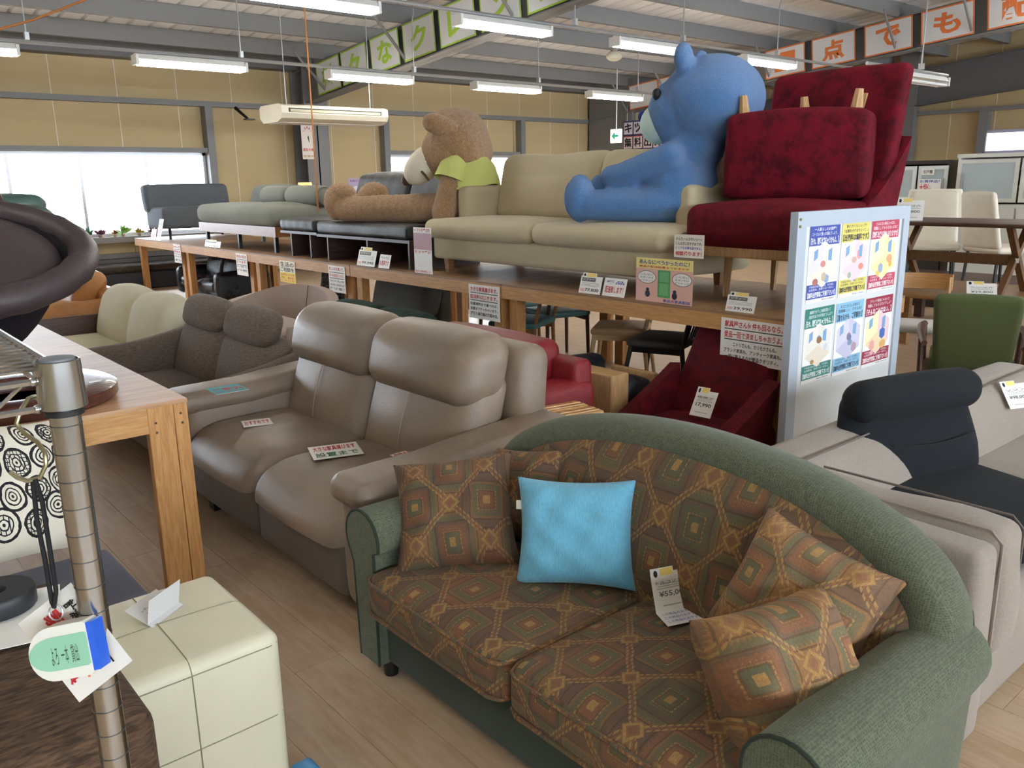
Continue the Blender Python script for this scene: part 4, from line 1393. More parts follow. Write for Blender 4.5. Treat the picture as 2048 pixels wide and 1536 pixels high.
mo = build('muzzle', gm, mz, TB, ang=80)
BRNN = plain('brown_nose', '4a3426', .6)
build('nose', ball((0, 0, 0), (.055, .04, .05), 14).map(lambda x, y, z: hp(x, y + .50, z + .37)), BRNN, mo, ang=80)
build('mouth_stitch', tube([hp(-.125, .34, .45), hp(-.145, .30, .41), hp(-.135, .265, .36)], .010, 6), BRNN, mo)
SH = fabric('lime_tshirt', 'd0d77f', 260, .2, .1)
def shirt(u, v):
    a = 2 * math.pi * u
    r = (1.06 + .12 * (1 - v) + .03 * math.sin(7 * a)) * (1 - .28 * v ** 3)
    return (.225 * r * math.cos(a), -.03 + .215 * r * math.sin(a), .30 + .025 * math.sin(3 * a) + .22 * v)
tsh = build('shirt', sheet(shirt, 48, 8, -.012), SH, TB, ang=80)
for s_x in (-1, 1):
    build('sleeve', tube([(s_x * .14, -.03, .50), (s_x * .20, -.01, .45), (s_x * .235, .0, .36)], [.10, .125, .14], 18, caps=False), SH, tsh, ang=80)

# ------------------------------------------------------------------ plain blue plush toy (no character)
BLU = fur('blue_plush', '5f9fe0', '3f7cc4', 160)
BLD = plain('navy_plush', '2b3f86', .9)
PAL = plain('pale_mint_plush', 'bfd6cc', .9)
PB = thing('plush_toy', 'big plain blue plush animal sitting on the linen sofa', 'plush toy', (4.55, 3.60, 1.22), 22)
g = G()
g.join(ball((0, .0, .24), (.25, .25, .29), 20)).join(ball((0, .02, .13), (.26, .27, .15), 16))
g.join(ball((0, -.20, .76), (.31, .33, .28), 24)).join(ball((0, .0, .70), (.24, .22, .22), 16)).join(ball((0, -.10, .5), (.2, .2, .2), 14))
for s_x in (-1, 1):
    g.join(limb((s_x * .19, .0, .42), (s_x * .17, .34, .31), .095, .08, 9)).join(ball((s_x * .15, .40, .30), (.085, .10, .08), 14))
    g.join(limb((s_x * .16, .10, .115), (s_x * .19, .54, .115), .12, .105, 9)).join(ball((s_x * .19, .63, .16), (.115, .10, .165), 16))
    g.join(ball((s_x * .20, -.06, 1.0), (.09, .06, .10), 14))
fuse('body', g, BLU, PB, .018, 6)
build('muzzle', ball((0, .15, .63), (.16, .12, .13), 20), PAL, PB, ang=80)
build('belly', ball((0, .13, .27), (.18, .15, .21), 20), PAL, PB, ang=80)
build('nose', ball((0, .262, .68), (.05, .03, .04), 14), BLD, PB, ang=80)
for s_x in (-1, 1):
    build('eye', ball((s_x * .185, .11, .80), (.03, .03, .036), 14), BLACK, PB, ang=80)
    build('foot_pad', ball((s_x * .19, .70, .16), (.07, .035, .11), 14), plain('deep_blue_pad', '3a74c8', .9), PB, ang=80)
# ================================================================== things under and behind the platform
def block_sofa(name, label, x0, y0, W, D, seat, arm, back, mat, n=2, aw=.16, rz=-90, legs=.06, lean=.25, cush=.2, crown=.04, bw=None, sidemat=None, wr=0.0):
    s = sofa_root(name, label, x0, y0, rz)
    sm = sidemat or mat
    build('base', rbox(.02, W - .02, .04, D - .02, legs, seat - .12, .02, 2), sm, s)
    for x in (.1, W - .1):
        for y in (.1, D - .1): build('foot', cyl((x, y, 0), (x, y, legs + .01), .02, .025), BLACKM, s)
    w0 = aw if arm else .01
    for i in range(n):
        a = w0 + (W - 2 * w0) * i / n + .004; b = w0 + (W - 2 * w0) * (i + 1) / n - .004
        build('seat_cushion', rbox(a, b, .0, D - .24, seat - .14, seat, .05, 5, (.008, .015, .025), k=3), mat, s, ang=75)
        g = rbox(a, b, 0, cush, 0, back - seat + .04, .07, 7, (.012, crown, .02), k=4)
        g.map(lambda x, y, z: (x + wr * math.sin(30 * z), y + D - .38 + z * lean + wr * math.sin(26 * x + 9 * z), seat - .04 + z))
        build('back_cushion', g, mat, s, ang=75)
    if arm:
        for a, b in ((0, aw), (W - aw, W)):
            g = rbox(a, b, .0, D, legs, arm, .06, 5, (.012, .012, .015), k=4)
            build('arm', g, mat, s, ang=75)
    build('back_shell', rbox(.03, W - .03, D - .14, D, legs, back - .08, .04, 3), sm, s, ang=75)
    return s
BLK2 = leather('black_shiny_leather', '1c2028', .26, .3, .15, 7)
block_sofa('black_sofa', 'shiny black leather two-seat sofa under the far platform', 4.08, 12.0, 1.5, .72, .30, .42, .58, BLK2, 2, .16, cush=.16)
DKB = velvet('dark_brown_velour', '4a4038', '2e2824', .3)
lo = sofa_root('low_couch', 'long low dark couch with a brown velour top along the window wall', 2.9, 13.80, 180)
lo.location = (5.6, 13.85, 0)
build('base', rbox(0, 3.2, .0, .6, .0, .26, .03, 3), plain('charcoal_side', '2f3036', .8), lo, ang=75)
build('seat_cushion', rbox(-.01, 3.21, -.01, .61, .26, .36, .04, 8, (.0, .01, .02), k=3), DKB, lo, ang=75)
# rounded beige shell sofa
PNK = fabric('pinkish_beige_velour', 'b5a398', 260, .2, .1)
SS = sofa_root('shell_sofa', 'pinkish-beige sofa with a rounded one-piece back and a centre seam', 2.75, 7.72)
SWd = 1.62
build('base', rbox(.1, SWd - .1, .04, .62, .08, .24, .04, 3), PNK, SS, ang=75)
for x in (.2, SWd - .2):
    for y in (.12, .56): build('leg', cyl((x, y, 0), (x, y, .1), .02, .026), DWOOD, SS)
build('seat_cushion', rbox(.08, SWd - .08, .0, .56, .22, .36, .05, 6, (.01, .015, .02), k=3), PNK, SS, ang=75)
def shell(u, v):
    a = math.pi * (u - .5) * 1.05
    x = SWd / 2 + SWd / 2 * .98 * math.sin(a) * (1 - .05 * v)
    y = .10 + .60 * max(0, math.cos(a)) ** .55 + .06 * v
    top = .40 + .22 * max(0, math.cos(a)) ** .8
    return (x, y, .12 + (top - .12) * v)
sb = build('backrest', sheet(shell, 40, 10, .09), PNK, SS, ang=80)
seam([(SWd / 2, .695 + .06 * t, .30 + .32 * t) for t in [k / 8 for k in range(9)]], sb, .003)
# floral dark cushion leaning beyond
def floral():
    mt, nt, b = _new('black_rose_print'); o = coords(nt)
    v = nt.nodes.new('ShaderNodeTexVoronoi'); v.feature = 'SMOOTH_F1'; v.inputs['Scale'].default_value = 9
    nz = noise(nt, o, 7, 3, out=1)
    mx = nt.nodes.new('ShaderNodeMix'); mx.data_type = 'VECTOR'; mx.inputs[0].default_value = .35
    nt.links.new(o, mx.inputs[4]); nt.links.new(nz, mx.inputs[5]); nt.links.new(mx.outputs[1], v.inputs['Vector'])
    r = ramp(nt, v.outputs['Distance'], [(.2, (0, 0, 0, 1)), (.26, (1, 1, 1, 1)), (.3, (0, 0, 0, 1)), (.45, (0, 0, 0, 1)), (.5, (.8,) * 3 + (1,)), (.55, (0, 0, 0, 1))])
    nt.links.new(mixc(nt, r, lin('26262a'), lin('6f6a66')), b.inputs['Base Color']); b.inputs['Roughness'].default_value = .9; return mt
FCU = build('scatter_cushion', pillow(.52, .50, .12, .05, 16, 9).rot('X', 78).rot('Z', -90), floral()); FCU.location = (4.55, 8.35, .47)
tag(FCU, 'black cushion with a grey rose print under the platform', 'cushion')
fb_ = thing('floor_box', 'low dark box seat under the platform below the rose cushion', 'stool', (4.5, 8.35, 0))
build('seat', rbox(-.25, .3, -.4, .4, .05, .235, .03, 3), plain('charcoal_side', '2f3036', .8), fb_)
for x in (-.2, .25):
    for y in (-.34, .34): build('foot', cyl((x, y, 0), (x, y, .06), .02), BLACKM, fb_)
GBR = fabric('grey_brown_twill', '5f5c55', 240, .2, .1)
block_sofa('grey_loveseat', 'small grey-brown sofa under the platform behind the green cushions', 4.09, 7.35, .95, .66, .30, 0, .60, GBR, 1, cush=.22)
DGR = velvet('bottle_green_corduroy', '26382f', '16231d', .35, 12)
block_sofa('green_cord_sofa', 'low bottle-green velvet sofa with loose back cushions behind the leather sofa', 2.72, 6.02, 1.30, .78, .28, 0, .60, DGR, 2, cush=.2)
RDL = leather('red_leather', '7f151d', .3, .45, .18, 7)
rs = block_sofa('red_sofa', 'red leather sofa with wrinkled cushions behind the leather recliner', 2.32, 4.42, 1.42, .84, .32, .47, .66, RDL, 1, .22, cush=.26, crown=.07, wr=.004)
bs = block_sofa('black_sofa', 'black leather sofa seen from behind beside the red sofa', 3.87, 3.58, .95, .62, .28, .42, .53, BLK2, 1, .16, rz=90, cush=.2)
# wooden box-arm chair
WB = thing('box_arm_chair', 'chair with a solid light-wood box arm and dark seat beside the red lounge chair', 'armchair', (3.45, 3.55, 0))
build('box_arm', rbox(.0, .15, -.38, 0, .0, .41, .012, 2), OAKV, WB)
build('box_arm', rbox(.40, .44, -.36, 0, .0, .36, .012, 2), OAKV, WB)
build('seat', rbox(.155, .395, -.36, -.01, .08, .33, .04, 4, (0, 0, .02)), BLK2, WB, ang=75)
# slatted stool
LWV = wood('varnished_pine', 'dcb277', 'b98748', .25, 1.2, coat=.5)
ST = thing('slatted_stool', 'varnished light-wood slatted stool beside the leather sofa', 'stool', (2.58, 2.79, 0), -10)
for k in range(2):
    build('slat', rbox(-.26, .26, -.12 + k * .122, -.002 + k * .122, .41, .44, .012, 2), LWV, ST)
    for q in range(2): build('groove_bead', rbox(-.25, .25, -.095 + k * .122 + q * .04, -.075 + k * .122 + q * .04, .438, .4425, .002, 1, k=1), LWV, ST)
for x in (-.22, .22):
    for y in (-.09, .09): build('leg', box(x - .018, x + .018, y - .018, y + .018, 0, .41), LWV, ST, smooth=False)
for y in (-.095, .095): build('rail', box(-.22, .22, y - .01, y + .01, .35, .41), LWV, ST, smooth=False)
# crimson legless lounge chair below the platform
RLC = thing('legless_chair', 'crimson high-backed legless lounge chair on the floor under the platform', 'armchair', (3.38, 3.14, 0), -90)
RL = velvet('crimson_felt', '5c0915', '3e050d', .2, 14)
build('seat', rbox(.10, .72, -.0, .62, .0, .18, .06, 5, (.01, .02, .03), k=4), RL, RLC, ang=75)
g = rbox(.10, .72, -.05, .05, 0, .62, .045, 7, (.0, .02, .01), k=4).map(lambda x, y, z: (.41 + (x - .41) * (1 - .28 * max(0, z - .2)), y + .40 + z * .50, z + .10))
build('backrest', g, RL, RLC, ang=75)
for s in (0, 1):
    def wing2(u, v):
        y = -.02 + .52 * u
        zt = .24 + .20 * u ** 1.5
        return ((.10 if s == 0 else .72) + (-.06 if s == 0 else .06) * v, y, .02 + (zt - .02) * v - .05 * (1 - u) ** 3 * v)
    build('wing_arm', sheet(wing2, 12, 8, .08 if s else -.08), RL, RLC, ang=80)
pc = price_card('grey-headed price card lying on the crimson legless chair', frame((3.62, 2.68, .24), (.1, -1, 0), (.5, .1, .8)), .13, .15, 0, ('17,990', '座椅子', 'x'), 0, True)

# ------------------------------------------------------------------ dining chairs standing under and behind the platform
def dining_chair(label, x, y, rz, wood_, seatm, seat=.42, top=.70, w=.44, d=.42, arms=False, style='rail', group=None, wl=.0):
    c = thing('dining_chair', label, 'chair', (x, y, 0), rz, group)
    for sx in (-1, 1):
        build('leg', tube([(sx * (w / 2 - .02 + wl), -d / 2 + .02 - wl, 0), (sx * (w / 2 - .03), -d / 2 + .03, seat - .03)] + ([(sx * (w / 2 - .01), -d / 2 + .04, seat + .2)] if arms else []), [.014, .018] + ([.016] if arms else []), 8), wood_, c)
        build('leg', tube([(sx * (w / 2 - .02 + wl), d / 2 - .02 + wl, 0), (sx * (w / 2 - .03), d / 2 - .03, seat - .03), (sx * (w / 2 - .03), d / 2 + .04, top - .02)], [.014, .018, .014], 8), wood_, c)
        if arms: build('arm', tube([(sx * (w / 2 - .01), -d / 2 + .02, seat + .2), (sx * (w / 2 + .01), 0, seat + .215), (sx * (w / 2 - .03), d / 2 + .02, seat + .22)], [.018, .022, .018], 8), wood_, c)
        build('side_rail', box(sx * (w / 2 - .03) - .01, sx * (w / 2 - .03) + .01, -d / 2 + .03, d / 2 - .03, seat - .075, seat - .03), wood_, c, smooth=False)
    build('seat', rbox(-w / 2, w / 2, -d / 2, d / 2 - .01, seat - .035, seat + .015, .022, 4, (0, 0, .015)), seatm, c, ang=75)
    if style == 'rail':
        g = sheet(lambda u, v: ((u - .5) * (w - .03), d / 2 + .015 + .05 * (1 - (2 * u - 1) ** 2) + .03 * v, top - .11 + .11 * v), 10, 2, .018)
        build('back_rail', g, wood_, c, ang=60)
    elif style == 'spindle':
        g = tube([((u - .5) * (w + .04), d / 2 + .02 + .05 * (1 - (2 * u - 1) ** 2), top - .01) for u in [k / 8 for k in range(9)]], .014, 8)
        build('back_rail', g, wood_, c)
        for k in range(7):
            u = (k + .5) / 7
            build('spindle', cyl(((u - .5) * (w - .06), d / 2 - .03, seat), ((u - .5) * (w + .02), d / 2 + .02 + .05 * (1 - (2 * u - 1) ** 2), top - .01), .007, .006, 6), wood_, c)
    elif style == 'pad':
        g = rbox(-w / 2 + .01, w / 2 - .01, -.025, .025, 0, top - seat - .04, .022, 5, (0, .015, .01), k=3).map(lambda x, y, z: (x, y + d / 2 - .02 + z * .2, seat + .05 + z))
        build('back_pad', g, seatm, c, ang=75)
    return c
TEAL = leather('teal_vinyl', '3d6a68', .45, .1, .08)
dining_chair('armchair with a teal seat pad under the second platform', 4.38, 4.99, 205, MWOOD, TEAL, arms=True)
dining_chair('further teal-seated wooden chair deep under the platform', 4.93, 5.80, 190, MWOOD, TEAL, arms=True)
dining_chair('dark-framed teal-seated chair beside the natural wood chair', 4.93, 5.17, 165, DWOOD, TEAL)
dining_chair('natural pale wood chair with splayed legs under the platform', 4.70, 4.22, 215, LWOOD, LWOOD, wl=.04)
dining_chair('black spindle-back chair under the near platform', 4.55, 3.68, 200, BLACKM, plain('charcoal_seat_pad', '4b4443', .8), style='spindle', wl=.05)
for k, (x, y, rz_, l) in enumerate(((5.9, 7.9, 160, 'brown dining chair beyond the platform, nearest the black pedestal'), (6.4, 7.2, 200, 'brown dining chair beyond the platform, right of the black pedestal'),
                                     (6.5, 8.9, 120, 'brown dining chair beyond the platform, left of the black pedestal'), (7.3, 7.9, 180, 'brown dining chair farthest behind the black pedestal'))):
    dining_chair(l, x, y, rz_, MWOOD, DWOOD, top=.80, group='brown dining chairs beyond the platform')
pt = thing('pedestal_table', 'black pedestal table on a round plate behind the platform', 'table', (5.72, 8.6, 0))
build('base_plate', lathe([(.0, 0), (.22, 0), (.22, .012), (.04, .035), (.0, .035)], 28), plain('gunmetal', '3b3f44', .3, .6), pt)
build('column', cyl((0, 0, .03), (0, 0, .68), .04), BLACKM, pt)
build('table_top', lathe([(0, .68), (.36, .68), (.36, .71), (0, .71)], 32), DWOOD, pt)
PLC = fabric('grey_scatter_linen', '8d8680', 240, .2, .1)
gcu = build('scatter_cushion', pillow(.42, .40, .13, .06, 14, 12).rot('X', 80).rot('Z', -100), PLC); gcu.location = (4.62, 3.22, .43); tag(gcu, 'grey cushion behind the crimson legless chair', 'cushion')
tb_ = thing('side_table', 'small dark table holding the grey cushion under the platform', 'table', (4.70, 3.14, 0))
build('table_top', box(-.2, .22, -.16, .2, .20, .225), DWOOD, tb_, smooth=False)
for x in (-.17, .19):
    for y in (-.13, .17): build('leg', box(x - .015, x + .015, y - .015, y + .015, 0, .2), DWOOD, tb_, smooth=False)
# ================================================================== beige sofa at the right with a black legless chair
BEI = fabric('greige_linen', '978b80', 260, .3, .14, (1, .4), sheen=.15)
BEP = fabric('greige_piping', '6a6159', 260, .2, .1)
RS_ = thing('greige_sofa', 'greige linen sofa at the right edge with box-edged cushions', 'sofa', (2.10, .70, 0))
W2, D2 = 2.3, .84
build('base', rbox(.03, W2 - .03, .03, D2 - .02, .03, .26, .03, 3), BEI, RS_, ang=75)
for x in (.1, W2 - .1):
    for y in (.1, D2 - .1): build('foot', cyl((x, y, 0), (x, y, .04), .03), BLACKM, RS_)
def flange(x0, x1, y0, y1, z0, z1, parent, axis, r=.004):
    """piped edges round the two broad faces of a box cushion"""
    for s in (0, 1):
        if axis == 'x':
            x = x0 if s == 0 else x1
            P = [(x, y0 + .03, z0), (x, y1 - .03, z0), (x, y1, z0 + .03), (x, y1, z1 - .03), (x, y1 - .03, z1), (x, y0 + .03, z1), (x, y0, z1 - .03), (x, y0, z0 + .03)]
        else:
            y = y0 if s == 0 else y1
            P = [(x0 + .03, y, z0), (x1 - .03, y, z0), (x1, y, z0 + .03), (x1, y, z1 - .03), (x1 - .03, y, z1), (x0 + .03, y, z1), (x0, y, z1 - .03), (x0, y, z0 + .03)]
        build('piping', tube(P, r, 5, closed=True), BEP if s else BEI, parent)
g = rbox(.0, .13, .0, D2 - .04, .03, .585, .03, 7, (.008, .008, .01), k=3)
a1 = build('arm', g, BEI, RS_, ang=75)
seam([(-.006, .06, .06), (-.008, .06, .54), (-.008, .5, .545), (-.008, D2 - .08, .55)], a1, .002, BEP)
g = rbox(.135, .29, -.005, D2 - .2, .25, .60, .035, 9, (.02, .02, .012), k=3).map(lambda x, y, z: (x + .008 * math.sin(20 * z), y + .006 * math.sin(16 * z), z + .008 * math.sin(13 * y)))
a2 = build('arm_cushion', g, BEI, RS_, ang=75); flange(.14, .285, .0, D2 - .2, .255, .605, a2, 'x')
build('arm', rbox(W2 - .13, W2, .0, D2 - .04, .03, .585, .03, 6, (.008, .008, .01), k=3), BEI, RS_, ang=75)
for x0, x1 in ((.30, 1.22), (1.23, W2 - .14)):
    q = build('seat_cushion', rbox(x0, x1, .0, .62, .25, .40, .04, 6, (.01, .01, .018), k=3), BEI, RS_, ang=75)
    g = rbox(x0 - (.15 if x0 < .5 else 0), x1, 0, .17, 0, .33, .045, 8, (.015, .04, .015), k=3).map(lambda x, y, z: (x, y + .50 + z * .30, .36 + z * .86))
    q = build('back_cushion', g, BEI, RS_, ang=75)
    y_ = .60
    build('piping', tube([(x0 - (.14 if x0 < .5 else 0) + .02, .597, .643), (x1 - .02, .597, .643), (x1 - .005, .59, .62), (x1 - .005, .53, .40)], .004, 5), BEP, q)
build('back_shell', rbox(.0, W2, D2 - .14, D2, .03, .60, .035, 4, (0, .01, .01)), BEI, RS_, ang=75)

BCH = fabric('charcoal_stretch_cloth', '1a1d21', 300, .2, .12, sheen=.02)
ZC = thing('legless_chair', 'black cloth legless chair with a rolled headrest sitting on the greige sofa', 'chair', (2.93, 1.25, .412), -17)
g = rbox(-.30, .30, -.62, .0, .0, .055, .025, 7, (.01, .02, .012), k=3)
build('seat', g, BCH, ZC, ang=75)
g = rbox(-.27, .27, -.05, .05, 0, .33, .045, 8, (.02, .02, .0), k=4).map(lambda x, y, z: (x * (1.16 - .20 * max(0, z - .10) / .24), y - .02 + z * .25, z + .02))
bk = build('backrest', g, BCH, ZC, ang=75)
seam([(.20 * (2 * t - 1) + .05, -.068 + .012 * (2 * t - 1) ** 2, .17 + .015 * (2 * t - 1) ** 2) for t in [k / 10 for k in range(11)]], bk, .0022, plain('black_seam', '14161a', .9, var=0))
g = rbox(-.295, .295, -.07, .07, -.07, .07, .066, 8, (.012, .01, .01), k=5).map(lambda x, y, z: (x, y + .01, z + .335))
build('headrest', g, BCH, ZC, ang=75)
price_card('white price card on the back cushion at the right edge', frame((3.80, 1.18, .55), (.9, -.4, 0), (0, 0.3, .9)), .13, .11, 0, ('¥98,000', 'ソファ'), 20, True)

# ================================================================== white board with six posters
WBY = 2.275
WBT = thing('notice_board', 'upright white notice board with a pale blue frame and six posters', 'notice board', (3.79, WBY, 0))
FRM = plain('pale_blue_frame', 'b7c2cf', .4)
BW_, BH_ = 1.20, 1.33
build('panel', box(.03, BW_ - .03, .0, .02, .06, BH_ - .03), plain('white_board_face', 'dfe3e2', .3), WBT, smooth=False)
build('frame_side', box(.0, .085, -.012, .03, .02, BH_), FRM, WBT, smooth=False)
build('frame_side', box(BW_ - .07, BW_, -.012, .03, .02, BH_ - .004), FRM, WBT, smooth=False)
build('frame_top', box(.085, BW_ - .07, -.012, .03, BH_ - .075, BH_), FRM, WBT, smooth=False)
build('frame_bottom', box(.085, BW_ - .07, -.012, .03, .02, .09), FRM, WBT, smooth=False)
for z in (BH_ - .035, BH_ - .07): build('rivet', cyl((.02, -.018, z), (.02, -.010, z), .007, seg=10), plain('brass', '9a8a5a', .4, .6), WBT)
for x in (.1, BW_ - .1): build('foot', box(x - .02, x + .02, -.16, .06, 0, .022), FRM, WBT, smooth=False)
def room_art(o, cx, cy, s, wall, floor_, bits, seed):
    """small isometric room drawing: hexagon of two walls and a floor with furniture blots"""
    R = random.Random(seed)
    a = s * .5; b = s * .50
    poly('art_wall', [(cx - a, cy + b * .45), (cx, cy + b * .95), (cx, cy), (cx - a, cy - b * .45)], wall[0], o, .0007)
    poly('art_wall', [(cx, cy + b * .95), (cx + a, cy + b * .45), (cx + a, cy - b * .45), (cx, cy)], wall[1], o, .0007)
    poly('art_floor', [(cx - a, cy - b * .45), (cx, cy), (cx + a, cy - b * .45), (cx, cy - b * .95)], floor_, o, .0007)
    for k, m_ in enumerate(bits):
        t = R.random() * 6.28; r = s * (.12 + .22 * R.random())
        x = cx + r * math.cos(t); y = cy - s * .1 + r * math.sin(t) * .9
        q = s * (.06 + .06 * R.random())
        if k % 2: disc('art_rug', x, y - s * .1, q * 1.2, q * .8, m_, o, .0010 + .0001 * k)
        else: poly('art_furniture', [(x - q, y - q * .5), (x, y - q), (x + q, y - q * .5), (x + q, y + q * .7), (x, y + q * 1.2), (x - q, y + q * .7)], m_, o, .0010 + .0001 * k)
    for k in range(2):
        x = cx - a * .75 + a * 1.1 * k; y = cy + b * .25
        poly('art_window', [(x, y - .012), (x + s * .14, y + (.006 if k == 0 else -.018)), (x + s * .14, y + s * .2), (x, y + s * .2 - .012)], plain('art_blue', '7fa6cf', .6, var=0), o, .0011)
def ink(h): return plain('poster_ink_' + h, h, .55, var=0)
posters = [
    ('blue-headed poster with a room drawing, top left of the notice board', (1621, 452), (1681, 450), (1610, 609), '3a4fa8', 'f2f2f5', ('一人暮らしのお部屋！', 'ニトリさんで買った家具どうしよう…', '【それ、問題出来ちゃうかもよ。】'), 'fbfbfb', ('e6e0e6', 'f2ead8'), 'efe3d6', ('8aa5cf', 'd98f86', 'c9b79a', 'b5756a'), True),
    ('yellow-headed poster with a pink room, top middle of the notice board', (1686, 446), (1741, 444), (1675, 597), 'e6d874', '2a2a33', ('夢のリサイクルショップで', '「出張料かかりますよって…」', '【出張料は無料です】'), 'fbfbfb', ('f3dfe6', 'efd5df'), 'ecd6dc', ('e3a3a3', 'd9b0a0', 'a9b8a0', 'e0907f'), True),
    ('crimson-headed poster with a yellow room, top right of the notice board', (1745, 441), (1799, 439), (1735, 586), 'c23a57', 'f6e9ec', ('どんなに古い家具じゃ大丈夫…', '問題にしてもらえないよね？', '【問題出来る物もあります!!】'), 'fbfbfb', ('f4eec2', 'f0e7b2'), 'eee3a8', ('e0b24f', 'e9a77c', '9fb0c9', 'e2c66a'), True),
    ('teal-headed poster with an office drawing, bottom left of the notice board', (1611, 620), (1669, 611), (1602, 770), '2f7f74', 'eef5f2', ('事業所でオフィス家具引取って', '…退店引払での不用どうしよう', '【それ、問題出来ちゃうかもよ。】'), 'fbfbfb', ('f0e9dd', 'e8e4dc'), 'e5d9c6', ('7f9fcb', 'b08a5c', 'cfd6da', '9a6b4a'), True),
    ('light-blue-headed poster with a mauve room, bottom middle of the notice board', (1674, 608), (1728, 600), (1665, 753), '8fc3e0', '24304a', ('キズとかスレがあると', '問題難しい…ですよね？', '【直せるかも。ご相談を!!】'), 'fbfbfb', ('d9d6e6', 'cfcce0'), 'c6c6dc', ('9a7f95', '7f93b0', 'b59aa8', '6d7ca0'), True),
    ('maroon-headed poster with a pink and yellow room, bottom right of the notice board', (1733, 598), (1786, 591), (1723, 737), '9c2440', 'f6e9ec', ('ブランド家具じゃないと', '問題してもらえないでしょ？', '【そんなことはない。】'), 'fbfbfb', ('f3eebd', 'efcfd2'), 'f0d9b0', ('e8a7a0', 'dfae6c', '4f6fb8', 'e9b2b8'), True)]
for k, (lab, TL, TR, BL, hc, tc2, head, bgc, walls, flo, bits, _) in enumerate(posters):
    tl, tr, bl_ = (aty(*p, WBY - .002) for p in (TL, TR, BL))
    w_ = (tr[0] - tl[0]) * 1.0; h_ = tl[2] - bl_[2]
    c = Vector((tl[0] + w_ / 2, WBY - .0025, tl[2] - h_ / 2))
    o = card('poster', lab, 'poster', frame(c, (1, 0, 0), (0, 0, 1)), w_, h_, ink('f6f6f4'), .0012)
    t_ = h_ / 2; hi, ti = ink(hc), ink(tc2)
    flat('header_band', -w_ / 2, w_ / 2, t_ - h_ * .26, t_, hi, o)
    text(head[0], -w_ * .36, w_ * .36, t_ - h_ * .075, t_ - h_ * .03, ti, o, bold=.01)
    text(head[1], -w_ * .43, w_ * .43, t_ - h_ * .135, t_ - h_ * .09, ti, o, bold=.01)
    text(head[2], -w_ * .46, w_ * .46, t_ - h_ * .245, t_ - h_ * .155, ti, o, bold=.03)
    room_art(o, 0, t_ - h_ * .51, w_ * .86, [ink(q) for q in walls], ink(flo), [ink(q) for q in bits], k)
    flat('footer_band', -w_ / 2, w_ / 2, -t_ + h_ * .05, -t_ + h_ * .24, hi, o)
    text('不用品の処分、買取、お引越し', -w_ * .42, w_ * .42, -t_ + h_ * .195, -t_ + h_ * .225, ti, o, bold=0)
    text('出張費用、見積りは一切なし', -w_ * .42, w_ * .42, -t_ + h_ * .155, -t_ + h_ * .185, ti, o, bold=0)
    text('【無料出張問取ご相談下さい!!】', -w_ * .46, w_ * .46, -t_ + h_ * .065, -t_ + h_ * .14, ti, o, bold=.03)
    text('愛知県公安委員会', w_ * .02, w_ * .44, -t_ + h_ * .015, -t_ + h_ * .035, BLACK, o, bold=0)

# ================================================================== chairs, tables and cabinets at the right rear
GUP = fabric('moss_green_moquette', '515a35', 200, .25, .14)
def arm_easy(label, x, y, rz, z0=0, h=.50, w=.50):
    """easy chair: slanted upholstered back, seat and wooden arms"""
    c = thing('easy_chair', label, 'armchair', (x, y, z0), rz)
    g = rbox(-w / 2, w / 2, -.055, .055, 0, h, .045, 7, (.0, .015, .01), k=4).map(lambda x_, y_, z_: (x_ * (.86 + .22 * z_), y_ + .22 + z_ * .45, .30 + z_))
    b = build('backrest', g, GUP, c, ang=75)
    seam([(0, .165 + .45 * t - .016, .30 + t) for t in (.05, .2, .35, .45)], b, .003)
    build('seat', rbox(-w / 2 + .01, w / 2 - .01, -.28, .24, .26, .38, .04, 5, (.0, .01, .02), k=3), GUP, c, ang=75)
    build('frame', rbox(-w / 2 - .02, w / 2 + .02, -.29, .30, .22, .265, .01, 2), DWOOD, c)
    for s in (-1, 1):
        build('arm', tube([(s * (w / 2 + .04), -.30, .50), (s * (w / 2 + .05), -.1, .515), (s * (w / 2 + .045), .15, .50), (s * (w / 2 + .02), .36, .48)], [.022, .028, .024, .018], 10), DWOOD, c)
        for yy in (-.26, .26): build('leg', tube([(s * (w / 2 + .05), yy * 1.08, 0), (s * (w / 2 + .03), yy, .26), (s * (w / 2 + .04), yy, .50 if yy < 0 else .49)], [.014, .02, .018], 8), DWOOD, c)
    return c
arm_easy('moss-green easy chair seen from behind, beside the notice board', 5.72, 2.12, -68 + 180)
arm_easy('moss-green easy chair with wooden arms cut by the right edge', 5.85, 1.42, 130, h=.56)
bcn = dining_chair('brown chair with a wide curved wooden back rail at the right edge', 5.0, 1.18, 100, MWOOD, DWOOD, seat=.40, top=.66, w=.55, d=.46, arms=False)
dining_chair('light-brown wooden chair with a curved back in front of the stacked tables', 6.05, 2.62, -70, wood('honey_wood', 'b98a55', '91622f', .4), plain('white_sheet', 'e6e6e3', .6), seat=.46, top=.80, w=.40, d=.38)
dining_chair('second honey-wood chair half hidden behind the notice board', 5.62, 3.05, -75, wood('honey_wood', 'b98a55', '91622f', .4), MWOOD, seat=.44, top=.72, w=.40, d=.38)
